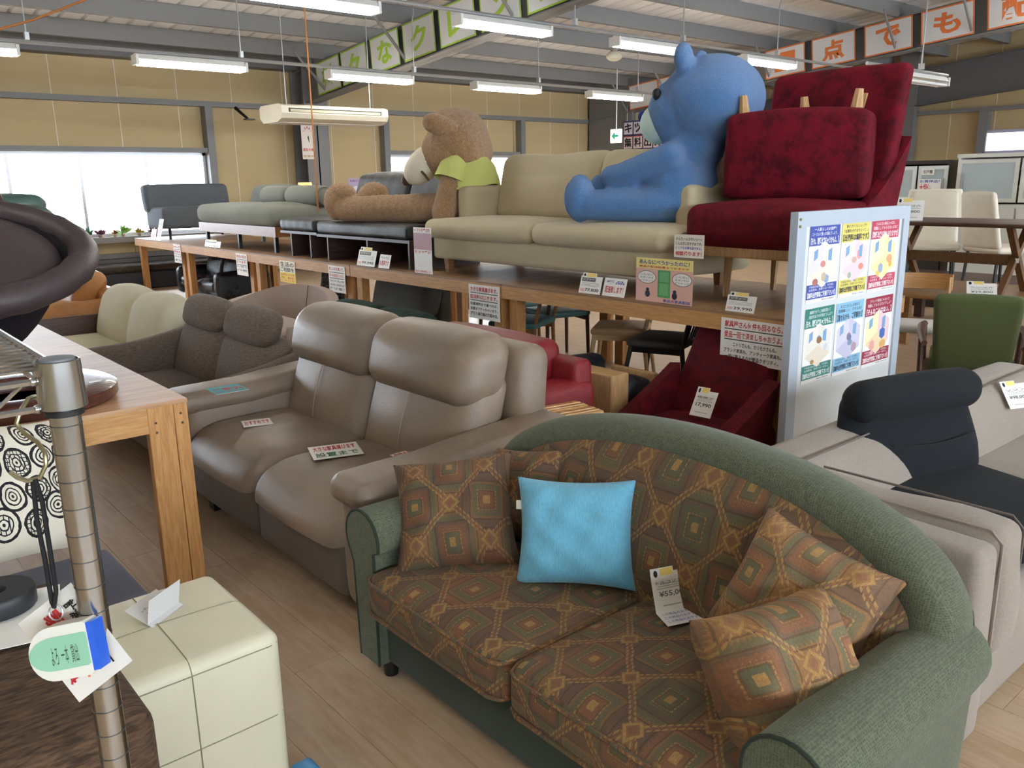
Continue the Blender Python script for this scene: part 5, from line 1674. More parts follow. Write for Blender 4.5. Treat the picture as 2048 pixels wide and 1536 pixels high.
# lower table and the cross-legged table stacked on it
lt = thing('wooden_table', 'low wooden table carrying the stacked cross-legged table', 'table', (7.05, 2.75, 0))
OILW = wood('oiled_oak', 'a37a4d', '77542f', .4)
build('table_top', rbox(-.45, .65, -.75, .75, .565, .60, .01, 2), OILW, lt)
for x in (-.38, .58):
    for y in (-.66, .66): build('leg', box(x - .03, x + .03, y - .03, y + .03, 0, .565), OILW, lt, smooth=False)
xt = thing('cross_leg_table', 'dark wooden table with two cross-shaped leg frames stacked on another table', 'table', (7.08, 2.80, .60))
build('table_top', rbox(-.40, .40, -.95, .62, .515, .545, .012, 2), DWOOD, xt)
WLN = wood('walnut_upright', '7a5634', '553920', .45, along=1)
for yy in (-.42, .40):
    for s in (-1, 1):
        build('leg', prism([(-s * .24 - .03, 0), (-s * .24 + .03, 0), (s * .20 + .03, .515), (s * .20 - .03, .515)], yy - .022 + s * .006, yy + .022 + s * .006, 'y'), WLN, xt, smooth=False)
build('stretcher', box(-.02, .02, -.40, .38, .215, .295), WLN, xt, smooth=False)
build('sticker', box(-.045, -.04, -.455, -.43, .24, .275), PAPER, xt, smooth=False)
price_card('white price card standing on the cross-legged table', frame((6.82, 3.10, 1.146), (.35, -.93, 0), (0, 0, 1)), .20, .16, 0, ('¥39,800', 'テーブル'), 12, True)
price_card('white price card lying on the lower wooden table', frame((6.62, 2.42, .602), (.45, -.9, 0), (.5, .3, .8)), .20, .15, 0, ('¥29,800', 'テーブル'), 10, True)
# cream chairs on a dark low table behind
lt2 = thing('dark_table', 'dark low table behind the stacked tables', 'table', (8.75, 3.15, 0))
build('table_top', rbox(-.6, .6, -.95, .95, .46, .50, .01, 2), DWOOD, lt2)
for x in (-.5, .5):
    for y in (-.85, .85): build('leg', box(x - .04, x + .04, y - .04, y + .04, 0, .46), DWOOD, lt2, smooth=False)
IVO = leather('ivory_vinyl', 'd9d0bd', .4, .1, .06)
def shell_chair(label, x, y, z, rz, cover=False):
    c = thing('shell_chair', label, 'chair', (x, y, z), rz)
    build('seat', rbox(-.24, .24, -.24, .22, .30, .36, .03, 5, (0, 0, .015), k=3), IVO, c, ang=75)
    g = rbox(-.22, .22, -.03, .03, 0, .50, .03, 6, (0, .012, .01), k=3).map(lambda a, b, d: (a * (1.08 - .3 * d), b + .20 + d * .18, d + .34))
    build('backrest', g, IVO, c, ang=75)
    for sx in (-1, 1):
        for sy in (-1, 1): build('leg', cyl((sx * .2, sy * .2, 0), (sx * .19, sy * .18, .31), .012, .016, 8), BLACKM, c)
    if cover:
        g = rbox(-.235, .235, -.05, .05, 0, .30, .02, 4, (0, .01, .0)).map(lambda a, b, d: (a * (1.12 - .38 * d), b + .29 + d * .18, d + .56))
        build('paper_cover', g, plain('paper_cover', 'e6dfcf', .7), c)
    return c
shell_chair('cream chair with a paper cover over its back behind the stacked tables', 8.45, 3.60, .50, -65 + 180 + 180, True)
shell_chair('cream upholstered chair low behind the table cross', 8.45, 2.98, .5, 60)
shell_chair('cream chair half hidden right behind the notice board', 7.7, 3.75, .18, 60, True)
bk_ = dining_chair('black padded chair with a wooden top rail at the right rear', 8.98, 2.46, 110, DWOOD, plain('black_vinyl', '23262a', .4), seat=.42, top=.92, w=.5, d=.45, style='pad'); bk_.location.z = .502
# display cabinets
def cabinet(label, x, y0, y1, h, body, doorm, ndoor, lower, z_split):
    c = thing('cabinet', label, 'cabinet', (x, y0, 0)); L = y1 - y0
    t_ = .03
    build('carcass', box(0, .45, 0, L, 0, z_split).join(box(.35, .45, 0, L, z_split, h)).join(box(0, .35, 0, t_, z_split, h)).join(box(0, .35, L - t_, L, z_split, h)).join(box(-.01, .45, -.01, L + .01, h - .04, h)), body, c, smooth=False)
    for k in range(2): build('shelf', box(.02, .35, t_, L - t_, z_split + (h - z_split) * (.33 + .33 * k), z_split + (h - z_split) * (.33 + .33 * k) + .02), body, c, smooth=False)
    for k in range(ndoor):
        a, b = L * k / ndoor + .012, L * (k + 1) / ndoor - .012
        d = build('door', box(-.022, -.002, a, b, z_split + .02, z_split + .06).join(box(-.022, -.002, a, b, h - .10, h - .06)).join(box(-.022, -.002, a, a + .04, z_split + .06, h - .10)).join(box(-.022, -.002, b - .04, b, z_split + .06, h - .10)), doorm, c, smooth=False)
        build('pane', box(-.016, -.010, a + .04, b - .04, z_split + .06, h - .10), plain('frosted_pane', 'b4c0c2', .25, spec=.6), d, smooth=False)
        build('handle', box(-.045, -.022, b - .07 if k else a + .03, b - .055 if k else a + .045, z_split + .12, h - .2), GALV, d, smooth=False)
    for k in range(ndoor):
        a, b = L * k / ndoor + .012, L * (k + 1) / ndoor - .012
        d = build('door', box(-.022, -.002, a, b, .06, z_split - .04), lower, c, smooth=False)
        build('handle', box(-.04, -.022, (a + b) / 2 - .06, (a + b) / 2 + .06, z_split - .12, z_split - .10), GALV, d, smooth=False)
    return c
DCAB = plain('black_brown_board', '2a2422', .4)
cabinet('dark cupboard with two frosted pale-framed doors at the right rear', 10.0, 4.14, 4.84, 1.655, DCAB, plain('pale_door_frame', 'dde4e0', .4), 2, DCAB, 1.19)
WCAB = plain('ivory_cupboard', 'd7d6cd', .4)
cabinet('ivory kitchen cupboard with frosted panes at the right rear', 9.9, 2.75, 4.02, 1.71, WCAB, WCAB, 2, WCAB, 1.18)
sg = card('price_sign', 'white sale sign with red print taped on the dark cupboard', 'sign', frame((9.955, 4.33, 1.37), (0, -1, 0), (0, 0, 1)), .25, .16, PAPER)
text('大特価', -.11, .02, -.07, .03, REDI, sg); text('お買得品！', -.11, .11, .04, .07, BLUEI, sg)
sg = card('price_sign', 'small white plate above the red sale sign on the dark cupboard', 'sign', frame((9.955, 4.36, 1.53), (0, -1, 0), (0, 0, 1)), .14, .07, PAPER)
text('引戸棚', -.05, .05, -.02, .02, BLACK, sg)
tv = thing('television', 'blue-lit television screen beside the dark cupboard', 'television', (10.2, 5.25, 0))
build('stand', box(-.2, .25, -.35, .35, 0, 1.0), DCAB, tv, smooth=False)
scr = build('screen', box(-.06, -.02, -.34, .34, 1.15, 1.58), plain('screen_bezel', 'd6dbe0', .4), tv, smooth=False)
build('neck', box(-.05, .05, -.06, .06, 1.0, 1.16), BLACKM, tv, smooth=False)
build('display', box(-.063, -.0605, -.32, .32, 1.17, 1.56), plain('blue_display', '4f7fd0', .3, emit=.35, var=0), scr, smooth=False)
wb2 = thing('white_tray', 'white plastic board with a hand hole behind the notice board', 'board', (8.9, 4.42, 0))
build('panel', rbox(-.02, .02, -.2, .2, .9, 1.33, .018, 2, k=2), plain('white_plastic', 'e9ecee', .4), wb2)
build('stand', box(-.1, .2, -.25, .25, 0, .9), WCAB, wb2, smooth=False)
build('hand_hole', box(-.024, -.0205, -.06, .02, 1.24, 1.265), BLACK, wb2, smooth=False)
# mirror-like window strip above the cupboards, its brightness put in as emission
mr = thing('wall_mirror', 'bright framed picture window strip above the ivory cupboard', 'mirror', (XW - .03, 5.6, 1.9))
build('frame', box(-.03, .02, -.1, 1.75, 0, .46), plain('violet_grey_frame', 'a9abc9', .4), mr, smooth=False)
build('glass', box(-.035, -.0305, .0, 1.65, .05, .40), plain('glowing_glass', 'f4f6ff', .2, emit=1.2, var=0), mr, smooth=False)
# ================================================================== lettering on the rafters
GLOSSP = plain('laminated_white', 'd4d7dc', .28, var=.03)
ROM = {'様': 'dense first kanji', '々': 'repetition mark', 'な': 'letter na', 'ク': 'letter ku', 'レ': 'letter re', 'ン': 'letter n', 'ジ': 'letter ji cut by the top edge', '家': 'house kanji', '具': 'tool kanji', '1': 'numeral one', '点': 'point kanji', 'で': 'letter de', 'も': 'letter mo', '配': 'last kanji at the right edge'}
def beam_panels(chars, ys, w, x, inkm, who, z_off=.035, h=.50):
    for k, (ch, y) in enumerate(zip(chars, ys)):
        yc = y - w / 2
        M_ = frame((x, yc, rz(yc, BZB) + z_off + h / 2), (0, -1, RS), (0, 0, 1))
        nm = ROM.get(ch, 'nothing')
        o = card('letter_panel', '%s panel with the %s on the %s' % (who[0], nm, who[1]), 'sign', M_, w, h, GLOSSP, .003, group=who[2])
        if not ch.strip(): o['label'] = 'orange-edged panel without a readable letter near the column'
        b = .022
        for a in ((-w / 2, w / 2, h / 2 - b, h / 2), (-w / 2, w / 2, -h / 2, -h / 2 + b), (-w / 2, -w / 2 + b, -h / 2 + b, h / 2 - b), (w / 2 - b, w / 2, -h / 2 + b, h / 2 - b)):
            flat('border_strip', *a, inkm, o)
        if ch.strip(): text(ch, -w * .26, w * .26, -h * .32, h * .33, inkm, o, bold=.035)
beam_panels('様々なクレンジ', [13.1, 12.28, 11.40, 10.53, 9.66, 8.79, 7.92], .76, 7.065, LIMEI, ('lime-edged', 'left rafter', 'lime letters on the left rafter'))
beam_panels(' 家具1点でも配', [12.75, 11.90, 10.98, 10.06, 8.49, 7.53, 6.60, 5.62][:1] + [11.95, 11.05, 9.42, 8.49, 7.53, 6.60, 5.62], .80, 14.315, ORGI, ('orange-edged', 'right rafter', 'orange letters on the right rafter'))
# hanging shop sign of small tiles
hs = thing('hanging_sign', 'two-row tiled sign with black kana and kanji hanging by the corner column', 'sign', M=frame((14.33, 12.22, 2.43), (0, -1, 0), (0, 0, 1)))
build('backing', box(-.70, .70, -.30, .30, -.012, -.004), plain('navy_back', '3a3a66', .5), hs, smooth=False)
for r_, (row, m_) in enumerate((('キッチン用', plain('lilac_tile', 'd9d7ea', .4)), ('無料出張買', plain('rose_tile', 'e8d3d6', .4)))):
    for k, ch in enumerate(row):
        x = -.56 + k * .28; y = .15 - r_ * .30
        q = build('tile', box(x - .122, x + .122, y - .13, y + .13, -.004, .0), m_, hs, smooth=False)
        text(ch, x - .10, x + .10, y - .10, y + .10, BLACK, q, bold=.03)
        edge = plain('violet_edge', '5b4fa0', .5, var=0) if r_ == 0 else REDI
        flat('tile_edge', x - .122, x + .122, y + .115, y + .13, edge, q)
for x in (-.6, .6): build('hanger', cyl((x, .30, -.008), (x, .62, -.008), .006, seg=6), GALV, hs)

# ------------------------------------------------------------------ air conditioner under the roof
ACM = plain('ivory_casing', 'd9d3c0', .45)
ac = thing('air_conditioner', 'ivory ceiling-hung air conditioner in front of the back column', 'air conditioner', (5.06, 10.35, 2.29))
prof = [(.0, .10), (.01, .19), (.10, .215), (.60, .215), (.64, .18), (.64, .06), (.55, .0), (.15, .0), (.03, .04)]
build('casing', prism(prof, .03, 1.55, 'x'), ACM, ac, ang=30)
for e in (0, 1.55): build('end_cap', prism([(y * 1.02 - .005, z * 1.04 - .004) for y, z in prof], e, e + .035, 'x'), ACM, ac, ang=30)
build('air_outlet', box(.10, 1.48, -.002, .006, .115, .165), plain('vent_dark', '2f2d28', .6), ac, smooth=False)
build('flap', box(.12, 1.46, -.006, .004, .118, .150), plain('flap_beige', 'b9b197', .5), ac, smooth=False)
build('underside', box(.08, 1.50, .16, .54, -.006, .0), plain('pale_grille', 'd3cfc6', .5), ac, smooth=False)
for x in (.15, 1.4): build('hanger', cyl((x, .162, .21), (x, .162, rz(10.512, BZT) - 2.29 + .003), .006, seg=6), GALV, ac)
# column banner
bn = card('banner', 'narrow white banner with a red sunburst on the back column', 'banner', frame((7.06, 13.545, 2.22), (1, 0, 0), (0, 0, 1)), .23, .60, plain('banner_white', 'e3dcd6', .5), .002)
for k in range(5):
    a = math.radians(160 - 35 * k)
    poly('sun_ray', [(.055 * math.cos(a) - .008, .13 + .07 * math.sin(a)), (.055 * math.cos(a) + .008, .13 + .07 * math.sin(a)), (.085 * math.cos(a) + .008, .13 + .11 * math.sin(a)), (.085 * math.cos(a) - .008, .13 + .11 * math.sin(a))], REDI, bn)
poly('stroke', [(-.002, .06), (.02, .10), (.03, -.02), (.022, -.03)], BLACK, bn)
text('買取市場', -.1, .1, -.17, -.12, REDI, bn); text('営業中', -.1, .1, -.27, -.23, plain('ochre_ink', 'b08a3a', var=0), bn)
br = tag(build('wall_bracket', tube([(6.0, 13.93, 2.74), (6.02, 13.8, 2.66), (6.10, 13.72, 2.56)], [.03, .025, .02], 8).join(box(6.04, 6.2, 13.66, 13.76, 2.54, 2.56)), BLACKM), 'small black bracket fixed under the wall rail', 'bracket')
# exit sign and emergency lamp
ex = thing('exit_sign', 'small hanging exit sign with a green arrow', 'sign', (12.75, 11.68, 2.20))
build('box', rbox(-.035, .035, -.13, .13, 0, .26, .012, 2), plain('lit_sign_white', 'eef4ef', .4, emit=.9, var=0), ex)
build('rod', cyl((0, 0, .26), (0, 0, rz(11.68, BZT) - 2.20 + .004), .012, seg=8), GALV, ex)
ar = G(); ar.add([(-.038, .09, .13), (-.038, .0, .21), (-.038, -.0, .15), (-.038, -.09, .15), (-.038, -.09, .11), (-.038, -.0, .11), (-.038, -.0, .05)], [(0, 1, 2, 3, 4, 5, 6)])
build('arrow', ar, plain('exit_green', '17a673', .5, emit=.3, var=0), ex, smooth=False)
em = thing('emergency_lamp', 'oval cream emergency lamp on a purlin', 'lamp', (11.38, 10.50, 3.565))
build('dome', ball((0, 0, 0), (.16, .12, .085), 20), plain('cream_dome', 'd8d6c4', .4), em)
build('collar', cyl((0, 0, .06), (0, 0, .12), .07, .06), GALV, em)
# cords
RP = plain('orange_cord', 'b9773f', .8)
p = atz(637, 432, 1.165)
tag(build('cord', tube([(p[0], p[1], 1.20), (p[0] + .005, p[1], 2.5), (p[0], p[1], rz(p[1], BZT) + .05)], .008, 6), RP), 'orange cord hanging straight down from the roof', 'cord')
a_, b2 = aty(-60, 75, 7.0), aty(190, -8, 6.6)
tag(build('cord', tube([a_, (a_ + b2) / 2 - np.array([0, 0, .02]), b2], .008, 6), RP), 'orange cord slanting across the top left corner', 'cord')
# posters on the wall, lamp and sill plants
for k, (x, c1, lab) in enumerate(((8.25, 'b7a7cf', 'lilac poster low on the back wall left of the black backrest'), (8.60, '5a62b5', 'blue and white poster low on the back wall left of the black backrest'))):
    o = card('poster', lab, 'poster', frame((x, YW + .072, 1.42), (1, 0, 0), (0, 0, 1)), .31, .36, ink(c1), .002)
    disc('art_rug', .02, -.02, .09, .06, ink('efe9f2'), o); text('お知らせ', -.12, .12, .11, .15, ink('7a3a5a'), o)
tl = thing('table_lamp', 'small table lamp with a lit amber shade behind the grey bolsters', 'lamp', (5.16, 10.06, ZP))
build('base', lathe([(0, 0), (.07, 0), (.06, .02), (.015, .04), (.012, .6), (0, .6)], 18), DWOOD, tl)
build('shade', lathe([(.10, .58), (.085, .755), (.08, .755), (.095, .58), (.10, .58)], 24), plain('amber_shade', 'e8c27a', .7, emit=.9, var=0), tl)
LV = [plain('leaf_' + h, h, .5) for h in ('5f9a4a', '8fb85a', '3f7f55', '7a4a5a', 'a8653a', 'b3a23f')]
for k, (x, ci, r_, lab) in enumerate(((2.95, 0, .05, 'spiky green plant at the left of the window sill'), (3.2, 1, .06, 'pale green trailing plant on the window sill'), (3.40, 5, .055, 'yellow-green plant on the window sill'), (3.52, 2, .075, 'bushy dark green plant on the window sill'),
                                      (3.69, 3, .06, 'round purple plant on the window sill'), (3.90, 4, .05, 'low reddish plant on the window sill'), (4.02, 1, .085, 'bright green leafy plant on the window sill'), (4.26, 5, .055, 'yellow flowering plant on the window sill'), (4.46, 3, .06, 'curled reddish plant at the right of the window sill'))):
    t_ = thing('sill_plant', lab, 'plant', (x, 13.97, .76), group='small plants on the window sill')
    build('pot', lathe([(.0, 0), (.022, 0), (.028, .035), (0, .035)], 10), plain('clay_pot', 'a8876a', .8), t_)
    g = G(); R = random.Random(k)
    for q in range(26):
        a = R.random() * 6.28; e = .3 + R.random() * 1.2; L = r_ * 1.6 * (.7 + .6 * R.random())
        d = Vector((math.cos(a) * math.cos(e), math.sin(a) * math.cos(e), math.sin(e))); s = d.orthogonal().normalized() * L * .22
        c = Vector((0, 0, .04)); m_ = c + d * L * .55; tip = c + d * L + Vector((0, 0, -.02 * R.random()))
        g.add([c, m_ + s, tip, m_ - s], [(0, 1, 2, 3)])
    build('foliage', g, LV[ci], t_, smooth=False)
fs = card('sill_sign', 'small dark sign standing on the window sill', 'sign', frame((3.05, 13.92, .88), (1, 0, 0), (0, .2, 1)), .17, .22, plain('slate', '5d6166', .6))
text('室内', -.045, .045, .02, .06, PAPER, fs)

# ================================================================== signs and price cards along the platform
def sign_x(name, label, cat, rect, X, lines, mat=PAPER, bands=(), group=None, unders=(), zmin=None):
    """flat sign facing the aisle; rect = left, top, right, bottom in photo pixels on the plane x=X"""
    p, q = atx(rect[0], rect[1], X), atx(rect[2], rect[3], X)
    w_ = p[1] - q[1]; h_ = p[2] - q[2]
    # the sheet is upright: take its top from the left corner, bottom by mean height
    zc = (p[2] + q[2]) / 2
    if zmin is not None: zc = zmin + h_ / 2
    o = card(name, label, cat, frame((X, (p[1] + q[1]) / 2, zc), (0, -1, 0), (0, 0, 1)), w_, h_, mat, .002, group)
    for y0, y1, m_ in bands: flat('colour_band', -w_ / 2, w_ / 2, -h_ / 2 + h_ * y0, -h_ / 2 + h_ * y1, m_, o)
    for s, y0, y1, m_, *xx in lines:
        a, b = xx if xx else (.06, .94)
        text(s, -w_ / 2 + w_ * a, -w_ / 2 + w_ * b, -h_ / 2 + h_ * y0, -h_ / 2 + h_ * y1, m_, o, bold=.02)
    for y, m_ in unders: flat('underline', -w_ * .44, w_ * .44, -h_ / 2 + h_ * y - h_ * .012, -h_ / 2 + h_ * y + h_ * .012, m_, o)
    return o
DGI = plain('dark_green_ink', '3f5348', .6, var=0)
sign_x('hand_sign', 'white handwritten sign with two red lines and underlines on the near platform edge', 'sign', (1443, 634, 1570, 742), FX - .004,
       [('家具屋さん何件も回るなら。', .80, .95, REDI), ('愛品一回で済ましちゃおうよ。', .56, .71, REDI), ('ニトリさんも、カリモクさんも。', .36, .46, BLACK, .2, .86), ('ブランド家具も、アンティーク家具も。', .22, .32, BLACK), ('一緒に買えるのが愛品クオリティ。', .07, .18, BLACK, .08, .90)], unders=((.76, DGI), (.52, DGI)))
sign_x('hand_sign', 'white handwritten sign about moving large furniture on the second platform joint', 'sign', (937, 567, 1000, 645), FX - .004,
       [('大きな家具運びます。', .80, .94, REDI), ('配送料は頂きます。', .58, .71, REDI), ('設置場所まで運べれば、', .39, .48, BLACK), ('設置までやっちゃいます。', .25, .34, BLACK), ('経路と通路幅の確認大切。', .10, .20, BLACK)], unders=((.76, DGI), (.54, DGI)))
sign_x('hand_sign', 'white handwritten sign between the yellow notice and the pine leg under the daybed', 'sign', (656, 530, 692, 588), FX - .004,
       [('新しいのを買って、', .82, .95, REDI), ('古いのは処分？いいえ、', .58, .70, REDI), ('そのソファー欲しい方が', .38, .47, BLACK), ('いるかもしれませんよ！', .24, .33, BLACK), ('捨てずに先ず相談して', .09, .19, BLACK)], unders=((.75, DGI), (.53, DGI)))
sign_x('hand_sign', 'yellow and white printed notice on the platform edge below the daybed', 'sign', (558, 520, 592, 568), FX - .004,
       [('生活の', .72, .95, BLACK), ('ご相談を', .50, .70, BLACK), ('お気軽にどうぞ！', .30, .42, REDI), ('引越し・模様替え', .16, .27, REDI), ('なんでも承ります', .04, .13, REDI)], mat=plain('pale_notice', 'efe9c9', .5, var=0), bands=((0, .46, YELI),))
sign_x('hand_sign', 'faded handwritten sign with red lines below the grey futon sofa', 'sign', (471, 506, 497, 553), FX - .004,
       [('家具の配送', .80, .93, REDI), ('承ります！', .55, .68, REDI), ('近くても遠くても', .36, .45, BLACK), ('まずはご相談を', .20, .29, BLACK)], unders=((.73, DGI), (.48, DGI)))
sign_x('hand_sign', 'faded handwritten sign at the far end of the platform', 'sign', (346, 488, 364, 527), FX - .004,
       [('お値打', .80, .93, REDI), ('家具市', .55, .68, REDI), ('ごゆっくり', .30, .42, BLACK), ('ご覧下さい', .10, .22, BLACK)], unders=((.73, DGI), (.48, DGI)))
XS = FX + .02
sign_x('pop_sign', 'tall pink and white illustrated sign standing by the linen sofa', 'sign', (826, 452, 865, 547), XS,
       [('ソファの選び方', .90, .98, REDI), ('硬さで選ぶ', .44, .50, REDI), ('座り心地を試して！', .02, .07, REDI)], bands=((.52, .88, plain('mauve_print', 'b88a93', .5, var=0)),), zmin=ZP + .003)
sign_x('pop_sign', 'square pink sign with a green cabinet drawing standing on the near platform', 'sign', (1273, 509, 1384, 608), XS,
       [('あんなにペラかったのに！', .86, .96, BLUEI), ('家具の配送設置までおまかせ', .78, .83, REDI), ('愛品の家具配送', .02, .09, BLUEI, .5, .97)], mat=plain('pink_poster', 'e6b7a8', .5, var=0), bands=((.76, 1, plain('lemon_band', 'efe08a', .5, var=0)),), zmin=ZP + .004)
pop = bpy.context.scene.objects['pop_sign.001']
pw = pop.dimensions.x if pop.dimensions.x else .4
pd = (atx(1273, 509, XS)[1] - atx(1384, 608, XS)[1]); ph = (atx(1273, 509, XS)[2] - atx(1384, 608, XS)[2])
flat('drawn_cabinet', -pd * .10, pd * .12, -ph * .38, ph * .24, plain('cabinet_green', '4f9a5b', .5, var=0), pop, .0009)
flat('drawn_door', -pd * .07, pd * .09, -ph * .02, ph * .20, plain('cabinet_green_light', '6fb377', .5, var=0), pop, .0012)
flat('drawn_door', -pd * .07, pd * .09, -ph * .33, -ph * .06, plain('cabinet_green_light', '6fb377', .5, var=0), pop, .0012)
for cx in (-pd * .30, pd * .32):
    disc('speech_ring', cx, ph * .06, pd * .17, ph * .15, BLACK, pop, .0009); disc('speech_bubble', cx, ph * .06, pd * .162, ph * .14, PAPER, pop, .0012)
    for k, s in enumerate(('こんなに', '大きいのは', 'どうやって')): text(s, cx - pd * .12, cx + pd * .12, ph * (.10 - .07 * k), ph * (.145 - .07 * k), BLACK, pop, .0015, bold=0)
for cx in (-pd * .28, pd * .20):
    disc('drawn_figure', cx, -ph * .32, pd * .045, ph * .08, plain('navy_figure', '23243c', .5, var=0), pop, .0013); disc('drawn_head', cx, -ph * .22, pd * .03, ph * .035, plain('navy_figure', '23243c', .5, var=0), pop, .0013)
sign_x('shelf_card', 'cream card with red advice line propped on the linen sofa seat edge', 'sign', (1349, 468, 1407, 518), 4.02,
       [('かんたーんかわいい～♪', .74, .88, DGI), ('こんな方におすすめです。', .54, .68, DGI), ('とってもお得な品ですよ。', .36, .48, BLUEI), ('相談承ります！', .08, .28, REDI)], mat=plain('cream_card', 'efe9da', .5, var=0))
def tag_x(label, rect, price, head='ソファー', badge=True, X=XS, dark=True, lean=.0):
    """shop price card: dark heading, small print, big price"""
    p, q = atx(rect[0], rect[1], X), atx(rect[2], rect[3], X)
    w_, h_ = p[1] - q[1], p[2] - q[2]
    M_ = frame((X + .02, (p[1] + q[1]) / 2, ZP + .002 + h_ / 2), (0, -1, 0), (.28, 0, 1))
    o = card('price_tag', label, 'price card', M_, w_, h_, PAPER, .002)
    if dark:
        flat('heading', -w_ * .44, w_ * .20, h_ * .18, h_ * .42, GREYI, o); text(head, -w_ * .38, w_ * .14, h_ * .24, h_ * .36, PAPER, o, .0016)
        for k in range(3): flat('print', -w_ * .42, w_ * .40, h_ * (.08 - .08 * k), h_ * (.11 - .08 * k), plain('faint_grey_ink', 'b5b5b2', var=0), o)
        flat('print', -w_ * .44, -w_ * .26, -h_ * .38, -h_ * .22, PINKI, o)
        text(price, -w_ * .22, w_ * .42, -h_ * .40, -h_ * .20, BLACK, o)
    else:
        text(head, -w_ * .4, w_ * .4, h_ * .18, h_ * .36, BLUEI, o); text(price, -w_ * .4, w_ * .4, -h_ * .32, h_ * .06, REDI, o)
    if badge:
        bd = build('badge', box(-w_ * .42, w_ * .22, h_ * .40, h_ * .68, .0008, .0022), PAPER, o, smooth=False)
        flat('badge_print', -w_ * .22, w_ * .20, h_ * .46, h_ * .66, plain('pale_yellow_ink', 'efd676', var=0), bd, .0026)
        disc('badge_figure', -w_ * .33, h_ * .55, w_ * .05, h_ * .08, BLACK, bd, .0026)
    return o
tag_x('price card reading 99,990 in front of the daybed', (711, 492, 748, 528), '99,990')
tag_x('small white card with red lines beside the 99,990 price', (753, 489, 776, 519), 'お買得です', 'ベッドに', False, dark=False)
tag_x('price card reading 77,000 in front of the linen sofa', (1156, 548, 1198, 588), '77,000')
tag_x('white card promising delivery beside the 77,000 price', (1203, 554, 1247, 596), '配送致します！', '愛品', False, dark=False)
tag_x('curled white price card on the near platform under the red chair', (1450, 582, 1506, 622), '39,990')
tag_x('white price card lying below the grey futon sofa', (406, 478, 438, 494), '29,800')
tag_x('tall white card on the far end of the platform', (297, 447, 309, 470), 'お値打', 'ソファ', False, X=3.945, dark=False)
tag_x('white acrylic stand with a pink label at the far end of the platform', (309, 425, 322, 470), 'お値打', '特選', False, X=3.945, dark=False)
# ================================================================== foreground left: wire rack, hanging tape, woven sofa
RX, RY = .161, .790
rk = thing('wire_rack', 'chrome wire shelving rack with a grooved post at the left edge', 'shelf rack', (RX, RY, 0))
POSTM = plain('chrome_post', 'b9b9b7', .22, 1.0, var=.05)
post = build('post', cyl((0, 0, 0), (0, 0, 1.358), .0127, seg=24), POSTM, rk)
g = G()
for k in range(52):
    z = .03 + k * .0254
    if 1.315 < z: break
    g.join(tube([(.01275 * math.cos(a), .01275 * math.sin(a), z) for a in [q * 2 * math.pi / 20 for q in range(20)]], .0006, 4, closed=True))
build('groove', g, plain('groove_dark', '3f3f3f', .5), post)['kind'] = 'stuff'
build('post_cap', lathe([(0, 1.354), (.0145, 1.354), (.014, 1.359), (0, 1.361)], 20), plain('grey_cap', '6c6f74', .5), post)
build('collar', lathe([(.0128, 1.316), (.0195, 1.316), (.0180, 1.357), (.0165, 1.3575), (.0155, 1.352), (.0128, 1.352)], 28), POSTM, rk)
build('collar_band', lathe([(.0128, 1.309), (.0158, 1.309), (.0158, 1.314), (.0128, 1.314)], 24), BLACK, rk)
# shelf: frame wires and deck wires
zs = 1.347
def wire(pts, r, nm): return build(nm, tube(pts, r, 6), POSTM, rk)
wire([(0, .02, zs + .003), (0, .36, zs + .003)], .0032, 'edge_wire')
wire([(0, .02, zs - .024), (0, .36, zs - .024)], .0032, 'edge_wire')
wire([(-.018, -.0, zs - .006), (-.9, -.0, zs - .006)], .0032, 'edge_wire')
wire([(-.018, -.0, zs - .030), (-.9, -.0, zs - .030)], .0032, 'edge_wire')
for z in (zs - .006, zs - .030): build('weld', ball((-.0205, 0, z), .0042, 10), POSTM, rk)
for k in range(18):
    y = .024 + k * .0195
    wire([(.0, y, zs), (-.9, y, zs)], .0022, 'deck_wire')
zg = []
for k in range(12): zg += [(-.03 - k * .05, -.0, zs - .008), (-.055 - k * .05, -.0, zs - .029)]
wire(zg, .002, 'truss_wire')
zg = []
for k in range(4): zg += [(0, .05 + k * .09, zs + .002), (0, .095 + k * .09, zs - .023)]
wire(zg, .002, 'truss_wire')
for (px_, py_) in ((-.9, 0), (-.9, .365)):
    build('post', cyl((px_, py_, 0), (px_, py_, 1.36), .0127, seg=16), POSTM, rk)
# things hanging from the rack: S-hook, lanyard, tape measure, laminated tag
def D(px, py, d): return Vector(EYE + ray(px, py) * d)
hk = [D(82, 803, .785), D(70, 793, .772), D(57, 797, .762), D(41, 822, .757), D(33, 848, .757), D(50, 868, .757), D(75, 884, .757), D(90, 905, .757), D(92, 930, .757), D(80, 955, .757), D(55, 962, .752), D(35, 955, .748), D(20, 943, .745)]
tag(build('s_hook', tube(hk, .0021, 8), plain('brass_wire', 'a7a07f', .3, .9)), 'bent brass-coloured hook hanging from the wire rack', 'hook')
LAN = plain('black_cord', '121214', .8)
ln = [D(66, 962, .755), D(74, 1040, .757), D(90, 1120, .76), D(104, 1205, .765), D(108, 1215, .765), D(112, 1180, .762), D(100, 1100, .758), D(84, 1000, .755), D(70, 958, .753)]
tag(build('lanyard', tube(ln, .0021, 6), LAN), 'black lanyard looped over the brass hook', 'cord')
tag(build('split_ring', tube([D(112 + 14 * math.cos(a), 1225 + 16 * math.sin(a), .765) for a in [k * .5236 for k in range(12)]], .0008, 6, closed=True), GALV), 'thin steel ring holding the laminated tag', 'ring')
cM = frame(D(150, 1285, .775), (D(215, 1365, .775) - D(105, 1225, .775)), (D(105, 1225, .775) - D(65, 1265, .775)))
lt_ = card('laminated_tag', 'laminated white tag with black and red brushed letters behind the tape measure', 'tag', cM, .092, .062, plain('laminate', 'e4e0d8', .2), .001)
